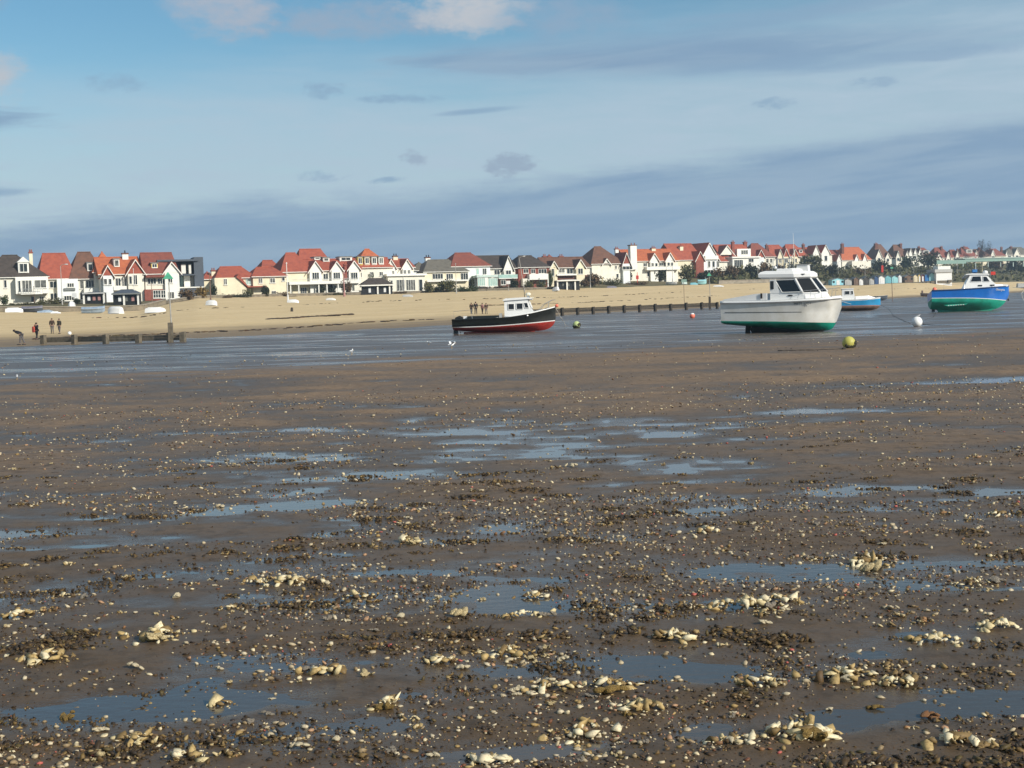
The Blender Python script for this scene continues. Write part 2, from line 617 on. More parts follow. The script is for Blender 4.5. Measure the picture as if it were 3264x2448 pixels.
def soup_mesh(name, co, faces, m, smooth=False):
    """many small pieces joined: co (N,3), faces (F,3)"""
    me = bpy.data.meshes.new(name)
    me.vertices.add(len(co))
    me.vertices.foreach_set('co', np.asarray(co, np.float32).ravel())
    k = faces.shape[1]
    me.loops.add(faces.size)
    me.loops.foreach_set('vertex_index', faces.astype(np.int32).ravel())
    me.polygons.add(len(faces))
    me.polygons.foreach_set('loop_start', np.arange(0, faces.size, k, dtype=np.int32))
    me.polygons.foreach_set('use_smooth', np.full(len(faces), smooth))
    me.update()
    me.materials.append(m)
    o = bpy.data.objects.new(name, me)
    COL.objects.link(o)
    return o
# ================================================================== the ground
def flat_at(u, v, z=0.0):
    d = ray(u, v)
    return EYE + d * ((z - EYE.z) / d.z)


POOLS = [(230, 2250, 1.25, 0.42, 0.05), (560, 2260, .7, .3, .03), (1000, 2330, .6, .25, .03), (2820, 2290, .9, .28, .05), (2260, 2330, .22, .45, .04), (1900, 2370, .6, .2, .03),
         (3180, 2240, .5, .35, .04), (2600, 2420, .7, .2, .03), (1640, 1437, 1.1, .5, .03), (640, 1640, .9, .4, .04), (880, 1612, 1.2, .4, .04), (1120, 1655, .9, .45, .05),
         (1980, 1452, 1.2, .3, .03), (2620, 1568, 1.5, .45, .05), (2230, 1655, .6, .5, .05), (2950, 1222, 9, 1.5, .06), (3000, 1300, 9, 1.6, .06), (2560, 1312, 3, .8, .04),
         (2600, 1262, 4, 1.0, .04), (150, 1322, 4, 1.0, .04), (1250, 2030, .24, .12, .03), (270, 1745, .9, .3, .04), (3200, 1572, 1.0, .4, .05), (2930, 1452, 1.6, .4, .04), (2050, 1542, 1.6, .4, .04),
         (100, 1790, .7, .25, .03), (1500, 1790, .5, .2, .02), (420, 2390, .5, .2, .03), (1700, 2410, .6, .2, .03)]
_pool = []
for (u, v, rx, ry, dp) in POOLS:
    p = flat_at(u, v)
    k_ = 1.0 if p.y < 9.5 else .62
    _pool.append((p.x, p.y, rx * k_, ry * k_ * .95, dp * k_ * .66))


def mud_h(x, y):
    x = np.asarray(x, float)
    y = np.asarray(y, float)
    near = np.clip((45 - y) / 25, 0, 1)
    base = np.interp(y, [0, 8.6, 10, 13.5, 16, 30, 45, 56, 62, 110, 400], [.007, .008, .022, .024, .019, .024, .031, .036, .026, .028, .045])
    n = fbm(x / 2.6, y / 1.5 + 0.12 * x, 3, 4)
    big = fbm(x / 13, y / 6 + 0.05 * x, 21, 2)
    h = base + .030 * n + .030 * big + .024 * np.clip((60 - y) / 20, 0, 1) * fbm(x / .95, y / .5 + .15 * x, 51, 3) + near * (.010 * fbm(x / .32, y / .26, 31, 3) + .016 * np.maximum(0, fbm(x / .8, y / .6, 41, 2)))
    for (px, py, rx, ry, dp) in _pool:
        h = h - dp * np.exp(-((x - px) / rx) ** 2 - ((y - py - 0.1 * (x - px)) / ry) ** 2)
    return h


# --- mud flat: finest underfoot, coarser towards the shore
inv = np.concatenate([1 / np.linspace(1.2, 5.0, 14), np.linspace(1 / 5.1, 1 / 420.0, 350)])
rowy = 1.0 / inv
kk = np.concatenate([np.linspace(-1.3, -.47, 90), np.linspace(-.468, .50, 800), np.linspace(.505, 1.3, 90)])
Yg = np.repeat(rowy[:, None], len(kk), 1)
Xg = kk[None, :] * Yg
Zg = mud_h(Xg, Yg)

mud = bpy.data.materials.new('wet_mud')
mud.use_nodes = True
t = mud.node_tree
q = NG(t)
b = t.nodes['Principled BSDF']
geo = t.nodes.new('ShaderNodeNewGeometry')
sp = t.nodes.new('ShaderNodeSeparateXYZ')
t.links.new(geo.outputs['Position'], sp.inputs[0])
px_, py_, pz_ = sp.outputs
lay = q.comb(q.math('MULTIPLY', px_, 0.16), q.math('ADD', q.math('MULTIPLY', py_, 0.33), q.math('MULTIPLY', px_, 0.05)), 0.0)
nl = q.noise(lay, 1.0, 6, 0.6)
nf = q.noise(geo.outputs['Position'], 5.0, 6, 0.65)
nff = q.noise(geo.outputs['Position'], 26.0, 4, 0.6)
c = q.mix(q.smooth(nl, 0.35, 0.68), lin(138, 112, 82), lin(118, 98, 75))
c = q.mix(q.smooth(nf, 0.45, 0.72), c, lin(86, 69, 49))
c = q.mix(q.math('MULTIPLY', q.smooth(nff, 0.58, 0.7), 0.5), c, lin(48, 36, 24))
# dampness: higher banks drain, hollows stay wet
damp = q.math('SUBTRACT', 1.0, q.smooth(q.math('ADD', pz_, q.math('MULTIPLY', q.math('SUBTRACT', nf, 0.5), 0.03)), 0.002, 0.05))
seaward = q.math('SUBTRACT', 1.0, q.smooth(q.math('ADD', py_, q.math('MULTIPLY', q.math('SUBTRACT', nl, 0.5), 16.0)), 7.0, 34.0))
c = q.mix(q.math('MULTIPLY', q.math('MAXIMUM', damp, q.math('MULTIPLY', seaward, 0.9)), 0.8), c, lin(60, 50, 36))
t.links.new(c, b.inputs['Base Color'])
shore_wet = q.smooth(q.math('ADD', q.math('SUBTRACT', py_, q.math('MULTIPLY', px_, 0.55)), q.math('MULTIPLY', q.math('SUBTRACT', nl, 0.5), 40.0)), 50.0, 66.0)
wetness = q.math('MAXIMUM', damp, shore_wet)
c = q.mix(q.math('MULTIPLY', shore_wet, 0.75), c, lin(84, 78, 74))
t.links.new(c, b.inputs['Base Color'])
lay2 = q.comb(q.math('MULTIPLY', px_, 0.07), q.math('ADD', q.math('MULTIPLY', py_, 0.26), q.math('MULTIPLY', px_, 0.03)), 3.0)
ns = q.noise(lay2, 1.0, 6, 0.66, 0.3)
film = q.math('MULTIPLY', shore_wet, q.smooth(ns, 0.46, 0.60))
rim = q.math('SUBTRACT', 1.0, q.smooth(q.math('ADD', pz_, q.math('MULTIPLY', q.math('SUBTRACT', nf, 0.5), 0.012)), 0.0, 0.014))
rg = q.math('SUBTRACT', q.math('SUBTRACT', 0.62, q.math('MULTIPLY', rim, 0.22)), q.math('ADD', q.math('MULTIPLY', wetness, 0.20), q.math('MULTIPLY', film, 0.26)))
rgc = q.math('MAXIMUM', rg, 0.12)
t.links.new(rgc, b.inputs['Roughness'])
b.inputs['Specular IOR Level'].default_value = 0.42
b.inputs['IOR'].default_value = 1.36
bn = t.nodes.new('ShaderNodeBump')
bn.inputs['Strength'].default_value = 0.55
bn.inputs['Distance'].default_value = 0.02
t.links.new(q.math('ADD', nf, q.math('MULTIPLY', nff, 0.5)), bn.inputs['Height'])
t.links.new(bn.outputs[0], b.inputs['Normal'])
M['mud'] = mud
mo = grid_mesh('mudflat', Xg, Yg, Zg, mud)
tag(mo, 'wide brown tidal mudflat strewn with shells and shallow pools', kind='structure')

# --- standing water left in the hollows: one level sheet
wm = bpy.data.materials.new('tide_water')
wm.use_nodes = True
t = wm.node_tree
q = NG(t)
b = t.nodes['Principled BSDF']
b.inputs['Base Color'].default_value = (0.062, 0.054, 0.043, 1)
b.inputs['IOR'].default_value = 1.33
b.inputs['Specular IOR Level'].default_value = 0.5
geo = t.nodes.new('ShaderNodeNewGeometry')
sp = t.nodes.new('ShaderNodeSeparateXYZ')
t.links.new(geo.outputs['Position'], sp.inputs[0])
t.links.new(q.math('ADD', 0.05, q.math('MULTIPLY', q.smooth(sp.outputs[1], 30.0, 70.0), 0.20)), b.inputs['Roughness'])
bn = t.nodes.new('ShaderNodeBump')
bn.inputs['Strength'].default_value = 0.12
bn.inputs['Distance'].default_value = 0.02
mp = t.nodes.new('ShaderNodeMapping')
mp.inputs['Scale'].default_value = (3.0, 6.0, 1.0)
t.links.new(geo.outputs['Position'], mp.inputs[0])
t.links.new(q.noise(mp.outputs[0], 2.0, 4, 0.6), bn.inputs['Height'])
t.links.new(bn.outputs[0], b.inputs['Normal'])
wo = MB().add([(-300, 0.5, 0), (500, 0.5, 0), (1400, 1500, 0), (-500, 1500, 0)], [(0, 1, 2, 3)]).build('water', wm)
tag(wo, 'shallow sea water standing in hollows of the mudflat', kind='structure')

# --- sheet below everything, out to the horizon
bo = MB().prism_z([(3000 * math.cos(a * math.pi / 24), 3000 * math.sin(a * math.pi / 24)) for a in range(48)], -3.0, -0.6).build('ground', 'mud')
tag(bo, 'broad dark ground under the shore', kind='structure')

# --- beach
us = np.concatenate([np.linspace(-2900, -40, 60), np.linspace(0, 3264, 420), np.linspace(3300, 6800, 60)])
tt = np.linspace(0, 1, 120)
X = np.zeros((len(tt), len(us)))
Y = np.zeros_like(X)
Z = np.zeros_like(X)
for j, u in enumerate(us):
    ds, db = interp(SHORE, u, 1), interp(BACK, u, 1)
    for i, s in enumerate(tt):
        D = (ds - 14) + (db + 1.5 - ds + 14) * s
        X[i, j] = (u - CU) / FPX * D
        Y[i, j] = D
        Z[i, j] = land_z(u, min(D, db))
edge = np.clip(Z / 0.4, 0, 1)
Z += edge * (0.10 * fbm(X / 16, Y / 6, 5, 3) + 0.06 * fbm(X / 4, Y / 3, 8, 2))
sand = bpy.data.materials.new('beach_sand')
sand.use_nodes = True
t = sand.node_tree
q = NG(t)
b = t.nodes['Principled BSDF']
geo = t.nodes.new('ShaderNodeNewGeometry')
sp = t.nodes.new('ShaderNodeSeparateXYZ')
t.links.new(geo.outputs['Position'], sp.inputs[0])
along = q.math('ADD', q.math('MULTIPLY', sp.outputs[0], 0.87), q.math('MULTIPLY', sp.outputs[1], -0.5))   # across the beach
alng2 = q.math('ADD', q.math('MULTIPLY', sp.outputs[0], 0.5), q.math('MULTIPLY', sp.outputs[1], 0.87))
lv = q.comb(q.math('MULTIPLY', along, 0.30), q.math('MULTIPLY', alng2, 0.035), 0.0)
nb = q.noise(lv, 1.0, 6, 0.62, 0.4)
nb2 = q.noise(geo.outputs['Position'], 0.5, 6, 0.65)
c = q.mix(q.smooth(nb, 0.36, 0.66), (0.62, 0.475, 0.265, 1), (0.56, 0.42, 0.225, 1))
c = q.mix(q.math('MULTIPLY', q.smooth(nb2, 0.5, 0.75), 0.6), c, (0.44, 0.325, 0.175, 1))
# the strand below the last tide is still damp
zz = q.math('ADD', sp.outputs[2], q.math('MULTIPLY', q.math('SUBTRACT', nb, 0.5), 0.9))
dampz = q.math('SUBTRACT', 1.0, q.smooth(zz, 0.10, 0.75))
c = q.mix(q.math('MULTIPLY', dampz, 0.85), c, (0.15, 0.10, 0.055, 1))
t.links.new(c, b.inputs['Base Color'])
t.links.new(q.math('SUBTRACT', 0.95, q.math('MULTIPLY', dampz, 0.35)), b.inputs['Roughness'])
b.inputs['Specular IOR Level'].default_value = 0.2
bn = t.nodes.new('ShaderNodeBump')
bn.inputs['Strength'].default_value = 0.5
bn.inputs['Distance'].default_value = 0.15
t.links.new(q.noise(geo.outputs['Position'], 1.1, 5, 0.6), bn.inputs['Height'])
t.links.new(bn.outputs[0], b.inputs['Normal'])
tag(grid_mesh('beach', X, Y, Z, sand), 'broad tan sand beach rising from the mud to the houses', kind='structure')

# --- land behind the beach: promenade level, gardens and the slope
tt = np.concatenate([np.linspace(0, 1, 26), np.linspace(1.04, 1.6, 6), np.linspace(2.0, 4.0, 4)])
X = np.zeros((len(tt), len(us)))
Y = np.zeros_like(X)
Z = np.zeros_like(X)
for j, u in enumerate(us):
    db, dh = interp(BACK, u, 1), interp(HOUSE, u, 1)
    for i, s in enumerate(tt):
        D = db + (dh - db) * s
        X[i, j] = (u - CU) / FPX * D
        Y[i, j] = D
        Z[i, j] = land_z(u, max(D, db + .001)) - (0.0 if s <= 1 else 0.0)
bankm = mat('turf_and_earth', (0.15, 0.12, 0.06), 0.95, 0.2, 0.15, 0.5, 1.0, second=(0.075, 0.08, 0.03))
tag(grid_mesh('hillside', X, Y, Z, bankm), 'turf and earth bank behind the beach', kind='structure')

# ================================================================== shells and litter on the mud
ico = []
ph = (1 + 5 ** 0.5) / 2
for a in (-1, 1):
    for b_ in (-ph, ph):
        ico += [(0, a, b_), (a, b_, 0), (b_, 0, a)]
ico = np.array(ico) / math.sqrt(1 + ph * ph)
from itertools import combinations
el_ = 2 / math.sqrt(1 + ph * ph)
icof = []
for tri in combinations(range(12), 3):
    if all(abs(np.linalg.norm(ico[i] - ico[j]) - el_) < 1e-3 for i, j in combinations(tri, 2)):
        a, b_, c_ = tri
        nrm = np.cross(ico[b_] - ico[a], ico[c_] - ico[a])
        icof.append(tri if np.dot(nrm, ico[a]) > 0 else (a, c_, b_))
icof = np.array(icof)


def ico_subdiv(v, f, lv):
    v = [tuple(p) for p in v]
    for _ in range(lv):
        cache, nf = {}, []

        def mid(i, j):
            k = (min(i, j), max(i, j))
            if k not in cache:
                p = (np.array(v[i]) + np.array(v[j]))
                v.append(tuple(p / np.linalg.norm(p)))
                cache[k] = len(v) - 1
            return cache[k]
        for a, b, c in f:
            ab, bc, ca = mid(a, b), mid(b, c), mid(c, a)
            nf += [(a, ab, ca), (b, bc, ab), (c, ca, bc), (ab, bc, ca)]
        f = nf
    return np.array(v), np.array(f)


def litter(name, n_near, n_mid, n_far, smin, smax, flat, clump, mat_, rng, seed, bias=0.0):
    pts = []
    for (lo, hi, n) in ((6.2, 16.0, n_near), (16.0, 36.0, n_mid), (36.0, 75.0, n_far)):
        m = n * 3
        # even per metre of ground, thinning outwards
        y = lo + (hi - lo) * rng.random(m) ** 1.25
        x = (rng.random(m) * 1.14 - 0.55) * y
        w = fbm(x / 0.9, y / 0.55, seed, 3) * 1.1 + fbm(x / 4, y / 2.2, seed + 50, 2) * 0.9
        keep = (w + bias) > rng.normal(0.0, 0.16 + (0.5 - clump) * 0.6, m)
        x, y = x[keep][:n], y[keep][:n]
        pts.append(np.stack([x, y], 1))
    p = np.concatenate(pts)
    n = len(p)
    s = smin * (smax / smin) ** (rng.random(n) ** 2.2) * (1 + np.maximum(0, p[:, 1] - 9) / 44)
    v12 = ico[None] * (1 + rng.normal(0, 0.22, (n, 12, 1)))
    sc3 = np.stack([s * rng.uniform(.7, 1.5, n), s * rng.uniform(.6, 1.1, n), s * rng.uniform(flat * .6, flat * 1.4, n)], 1)
    v12 = v12 * sc3[:, None, :]
    a = rng.uniform(0, 2 * np.pi, n)
    tl = rng.normal(0, 0.35, n)
    ca, sa, ct, st = np.cos(a)[:, None], np.sin(a)[:, None], np.cos(tl)[:, None], np.sin(tl)[:, None]
    x, y, z = v12[..., 0], v12[..., 1], v12[..., 2]
    x, z = x * ct + z * st, -x * st + z * ct
    x, y = x * ca - y * sa, x * sa + y * ca
    h = np.maximum(mud_h(p[:, 0], p[:, 1]), -0.012)
    co = np.stack([x + p[:, :1], y + p[:, 1:], z + (h + sc3[:, 2] * 0.45)[:, None]], -1).reshape(-1, 3)
    f = (icof[None] + (np.arange(n) * 12)[:, None, None]).reshape(-1, 3)
    return soup_mesh(name, co, f, mat_, True)


def rampmat(name, stops, rough=0.6, spec=0.35):
    m = bpy.data.materials.new(name)
    m.use_nodes = True
    t = m.node_tree
    q = NG(t)
    b = t.nodes['Principled BSDF']
    b.inputs['Roughness'].default_value = rough
    b.inputs['Specular IOR Level'].default_value = spec
    geo = t.nodes.new('ShaderNodeNewGeometry')
    r = t.nodes.new('ShaderNodeValToRGB')
    r.color_ramp.interpolation = 'CONSTANT'
    while len(r.color_ramp.elements) < len(stops):
        r.color_ramp.elements.new(0.5)
    for e, (p, c) in zip(r.color_ramp.elements, stops):
        e.position = p
        e.color = lin(*c)
    t.links.new(geo.outputs['Random Per Island'], r.inputs[0])
    n = q.noise(geo.outputs['Position'], 60.0, 4, 0.6)
    t.links.new(q.mix(q.math('MULTIPLY', q.smooth(n, 0.45, 0.7), 0.45), r.outputs[0], lin(70, 58, 42)), b.inputs['Base Color'])
    return m


darkm = rampmat('dark_litter', [(0, (44, 33, 22)), (.3, (58, 43, 27)), (.5, (74, 55, 33)), (.65, (48, 38, 32)), (.74, (98, 76, 42)), (.88, (84, 70, 36)), (.95, (106, 66, 42))], 0.55)
palem = rampmat('pale_litter', [(0, (176, 160, 128)), (.25, (140, 120, 88)), (.45, (192, 178, 148)), (.6, (150, 124, 76)), (.74, (164, 128, 96)), (.83, (206, 190, 152)), (.93, (124, 90, 60)), (.98, (176, 92, 80))], 0.6)
tag(litter('dark_shell_litter', 28000, 10500, 2600, .004, .019, .40, .42, darkm, RNG, 61, 0.04), 'dark broken mussel shells and weed scraps scattered over the mud', kind='stuff')
tag(litter('pale_shell_litter', 12500, 8600, 1900, .005, .024, .5, .36, palem, RNG, 61, -0.10), 'small pale broken shells and pebbles scattered over the mud', kind='stuff')

creamm = rampmat('cream_shells', [(0, (200, 182, 136)), (.2, (160, 136, 88)), (.36, (214, 200, 164)), (.52, (120, 98, 60)), (.64, (222, 208, 170)), (.8, (176, 150, 98)), (.93, (90, 70, 44))], 0.65)
weedm = rampmat('weed_drift', [(0, (50, 38, 22)), (.25, (68, 52, 28)), (.45, (88, 68, 36)), (.6, (44, 36, 26)), (.72, (112, 90, 50)), (.86, (76, 64, 32)), (.95, (150, 128, 84))], 0.65)
clumpm = rampmat('shell_clumps', [(0, (164, 142, 96)), (.16, (120, 98, 58)), (.34, (188, 170, 128)), (.46, (84, 66, 40)), (.62, (206, 190, 150)), (.72, (66, 52, 34)), (.9, (150, 112, 72))], 0.6)
cl = []
for (u, v, w) in [(885, 1860, 120), (500, 2030, 130), (1668, 1963, 90), (1624, 2081, 120), (2361, 1933, 140), (2480, 1920, 120), (1771, 2199, 110), (1934, 2192, 130), (2421, 2184, 110), (2701, 2162, 150), (1240, 2243, 90), (443, 2361, 120), (1845, 2340, 140),
                  (2553, 2347, 190), (3100, 1860, 90), (826, 1860, 80), (1314, 1727, 80), (2775, 1793, 120), (150, 2110, 110), (60, 1960, 90), (700, 2240, 80), (2330, 2370, 110), (2980, 2040, 120), (3170, 2000, 110), (2150, 2040, 120), (2060, 2270, 110),
                  (1400, 2110, 90), (1050, 2140, 110), (3050, 2380, 140), (2250, 1700, 70), (1700, 1900, 80), (580, 2420, 110), (1560, 2420, 120), (2880, 2180, 110), (3180, 1640, 60), (1130, 1900, 70)]:
    p = flat_at(u, v, .01)
    cl.append((p.x, p.y, w / 2 * p.y / FPX))
def heap(cl, m, name, label, dens, lo, hi, rise):
    cx, cy, cr, cz = [], [], [], []
    for (x, y, r) in cl:
        k = int(min(130, 10 + dens * r * r))
        d = RNG.normal(0, .55, (k, 2))
        cx += list(x + d[:, 0] * r * 1.4)
        cy += list(y + d[:, 1] * r)
        cz += list(np.maximum(0, rise * r * (1 - (d ** 2).sum(1))))
        cr += list(lo + (hi + r * .08) * RNG.random(k) ** 2.5)
    cx, cy, cr, cz = map(np.array, (cx, cy, cr, cz))
    n = len(cx)
    v12 = ico[None] * (1 + RNG.normal(0, .32, (n, 12, 1))) * (cr[:, None] * np.stack([RNG.uniform(.9, 1.7, n), RNG.uniform(.6, 1.1, n), RNG.uniform(.3, .75, n)], 1))[:, None, :]
    aa = RNG.uniform(0, 6.28, n)[:, None]
    tl = RNG.normal(0, .5, n)[:, None]
    x, y, z = v12[..., 0], v12[..., 1], v12[..., 2]
    x, z = x * np.cos(tl) + z * np.sin(tl), -x * np.sin(tl) + z * np.cos(tl)
    x, y = x * np.cos(aa) - y * np.sin(aa), x * np.sin(aa) + y * np.cos(aa)
    hh_ = np.maximum(mud_h(cx, cy), -.01) + cz
    co = np.stack([x + cx[:, None], y + cy[:, None], z + hh_[:, None]], -1).reshape(-1, 3)
    return tag(soup_mesh(name, co, (icof[None] + (np.arange(n) * 12)[:, None, None]).reshape(-1, 3), m, True), label, kind='stuff')


def grow(cl, n, ymax, rlo, rhi, seed, thr, yp=1.0):
    while len(cl) < n:
        y = 6.3 + ymax * random.random() ** yp
        x = random.uniform(-.5, .56) * y
        if float(fbm(np.array([x / 2.0]), np.array([y / 1.1]), seed, 3)[0]) > random.gauss(thr, .14):
            cl.append((x, y, rlo * (rhi / rlo) ** random.random()))
    return cl


big_ = list(cl)
heap(big_, creamm, 'shell_heap_litter', 'larger cream shell clumps heaped on the near mud', 3000, .006, .024, .34)
heap(grow([], 190, 14, .02, .08, 171, .05), clumpm, 'shell_bank_litter', 'ragged heaps of cream and brassy shell fragments on the near mud', 3600, .004, .013, .26)
heap(grow([], 540, 15, .04, .20, 61, .04, 1.4), weedm, 'weed_litter', 'dark matted weed and mussel scraps lying in ragged drifts', 3200, .003, .008, .09)
# wrack lines left by the tide across the sand
wx, wy, wz = [], [], []
for (tline, ua, ub, k) in ((.15, 100, 1400, 160), (.37, 860, 1130, 420), (.5, 1500, 2300, 120), (.72, 300, 3000, 160)):
    for _ in range(k):
        u = random.uniform(ua, ub)
        tl_ = tline + .03 * math.sin(u * .006) + random.gauss(0, .006)
        ds, db = interp(SHORE, u, 1), interp(BACK, u, 1)
        D = ds + (db - ds) * tl_
        wx.append((u - CU) / FPX * D)
        wy.append(D)
        wz.append(land_z(u, D) + .03)
wx, wy, wz = map(np.array, (wx, wy, wz))
n = len(wx)
co = (ico[None] * (RNG.uniform(.06, .28, (n, 1)) * np.array([1.6, 1, .35]))[:, None, :] + np.stack([wx, wy, wz], 1)[:, None, :]).reshape(-1, 3)
tag(soup_mesh('wrack_litter', co, (icof[None] + (np.arange(n) * 12)[:, None, None]).reshape(-1, 3), darkm), 'thin dark lines of seaweed wrack along the sand', kind='stuff')

# --- the larger pale stones and oyster shells, each one by itself
STONE_M = [mat('oyster_cream', lin(196, 178, 134), 0.75, 0.2, 9.0, 0.4, 40.0, second=lin(120, 102, 70)),
           mat('stone_pale', lin(204, 190, 156), 0.7, 0.15, 8.0, 0.4, 45.0, second=lin(150, 138, 115)),
           mat('stone_ochre', lin(172, 142, 78), 0.75, 0.2, 10.0, 0.8, 22.0, second=lin(112, 88, 46)),
           mat('oyster_grey', lin(176, 166, 148), 0.75, 0.2, 9.0, 0.7, 24.0, second=lin(116, 102, 84)),
           mat('stone_rust', lin(182, 118, 74), 0.75, 0.2, 10.0, 0.8, 22.0, second=lin(150, 130, 92))]
sv, sf = ico_subdiv(ico, icof.tolist(), 1)
STONES = []
for i in range(15):
    rr = np.random.default_rng(100 + i)
    V_, F_ = [], []
    lumps = [(0, 0, 0, .62)] + [(rr.normal(0, .5), rr.normal(0, .3), abs(rr.normal(0, .1)), rr.uniform(.25, .45)) for _ in range(4)] if i % 3 == 1 else [(rr.normal(0, .5), rr.normal(0, .34), abs(rr.normal(0, .12)), rr.uniform(.3, .62)) for _ in range(6 if i % 3 == 0 else 4)]
    for li, (lx, ly, lz, lr_) in enumerate(lumps):
        off = rr.uniform(-9, 9, 3)
        k = 1.3 + rr.random() * 0.9
        d = 1 + 0.75 * fbm(sv[:, 0] * k + off[0] + sv[:, 2] * .8, sv[:, 1] * k + off[1] - sv[:, 2] * 0.7, 70 + i + li, 3)
        a_ = rr.uniform(0, 6.28)
        w_ = sv * d[:, None] * np.array([1.0, rr.uniform(.55, .9), rr.uniform(.4, .62) if i % 3 else rr.uniform(.3, .6)])
        w_ = np.stack([w_[:, 0] * math.cos(a_) - w_[:, 1] * math.sin(a_), w_[:, 0] * math.sin(a_) + w_[:, 1] * math.cos(a_), w_[:, 2] + w_[:, 0] * rr.normal(0, .25)], 1)
        F_.append(sf + sum(len(q_) for q_ in V_))
        V_.append(w_ * lr_ + np.array([lx, ly, lz]))
    me = bpy.data.meshes.new('pale_stone')
    me.from_pydata(np.concatenate(V_).tolist(), [], np.concatenate(F_).tolist())
    me.polygons.foreach_set('use_smooth', [i % 2 == 0] * len(me.polygons))
    me.update()
    me.materials.append(STONE_M[[0, 1, 0, 3, 1, 2, 0, 3, 1, 0, 2, 3, 4, 2, 1][i]])
    STONES.append(me)
OCHRE = [5, 10, 13]
RUST = [12]
CREAM = [0, 1, 2, 4, 6, 8, 9, 14]
GREYS = [3, 7, 11]
named = [(2772, 1795, 80, 0, 'largest cream lump on the mud below the yellow buoy'), (2434, 1985, 48, 1, 'bright cream stone beside an ochre shell clump'), (2958, 2266, 58, 12, 'rusty orange stone standing in a pool'),
         (2785, 2244, 46, 10, 'smooth ochre stone at the edge of a pool'), (2604, 2342, 105, 13, 'widest ochre shell cluster at the bottom of the view'), (507, 2030, 95, 6, 'large cream oyster cluster on bare mud'),
         (1236, 2242, 66, 5, 'tall ochre lump reflected in a shallow pool'), (1457, 1954, 66, 0, 'long arched cream shell with a ribbed side'), (313, 2320, 52, 1, 'round cream stone beside the blue pool'),
         (1072, 2350, 42, 4, 'smooth round pale stone half in water'), (1939, 2198, 92, 10, 'ochre and cream shell heap'), (206, 2275, 56, 13, 'brown stone lying in the middle of the blue pool'),
         (1830, 1483, 30, 8, 'lone white stone with a pool behind it'), (1306, 1727, 54, 9, 'cream shell lump by the long pools')]
plain = [(2585, 1773, 30), (2816, 1732, 32), (2472, 2180, 55), (2700, 2158, 80), (3173, 1845, 50), (2829, 1937, 38), (2352, 2161, 38), (2342, 2367, 60), (2447, 1925, 50), (2497, 1937, 42), (328, 2402, 50), (564, 1895, 45),
         (1002, 2131, 50), (418, 2128, 45), (728, 2168, 35), (701, 2123, 30), (263, 1902, 35), (905, 1845, 45), (398, 1835, 32), (1042, 1855, 35), (1044, 1974, 32), (940, 2377, 50), (1542, 1900, 38), (1477, 2118, 45),
         (1741, 1959, 40), (1639, 2193, 55), (1159, 2143, 50), (1278, 1969, 45), (1199, 2009, 32), (1755, 2168, 55), (1497, 2396, 60), (1378, 2396, 45), (1253, 2386, 50), (1790, 2091, 40), (1686, 2088, 40), (1825, 2337, 60)]


def put_stone(x, y, r, k, label=None):
    h = float(np.maximum(mud_h(np.array([x]), np.array([y])), -0.01)[0])
    o = bpy.data.objects.new('pale_stone', STONES[k])
    COL.objects.link(o)
    o.location = (x, y, h + r * 0.22)
    f = random.uniform(.85, 1.15)
    o.scale = (r, r * f, r * random.uniform(.8, 1.1))
    o.rotation_euler = (random.uniform(-.25, .25), random.uniform(-.25, .25), random.uniform(-.5, .5) + (math.pi if random.random() < .5 else 0))
    if label:
        tag(o, label, 'stone')
    else:
        tag(o, 'small pale stone or oyster shell lying among the litter on the near mud', 'stone', 'pale stones and shells strewn on the near mud')
    return o


spots = []
for (u, v, w, k, lb) in named:
    p = flat_at(u, v + w * 0.2, 0.01)
    put_stone(p.x, p.y, w / 2 * p.y / FPX * 1.12, k, lb)
    spots.append((p.x, p.y))
for i, (u, v, w) in enumerate(plain):
    p = flat_at(u, v + w * 0.2, 0.01)
    put_stone(p.x, p.y, w / 2 * p.y / FPX * 1.05, CREAM[i % 8] if i % 4 else GREYS[i % 3])
    spots.append((p.x, p.y))
cnt = len(plain)
while cnt < 296:
    y = 6.6 + 17 * random.random() ** 1.1
    x = random.uniform(-.385, .385) * y
    w = float(fbm(np.array([x / 0.9]), np.array([y / 0.55]), 61, 3)[0] + fbm(np.array([x / 4]), np.array([y / 2.2]), 111, 2)[0])
    if w < random.gauss(0.05, 0.2):
        continue
    r = random.uniform(.011, .026) * (1.4 if random.random() < .12 else 1) * (1 + y / 40)
    put_stone(x, y, r, random.choice(CREAM + GREYS + GREYS + OCHRE[:1] + CREAM[:3]))
    cnt += 1
# ================================================================== houses
SHORTS = []


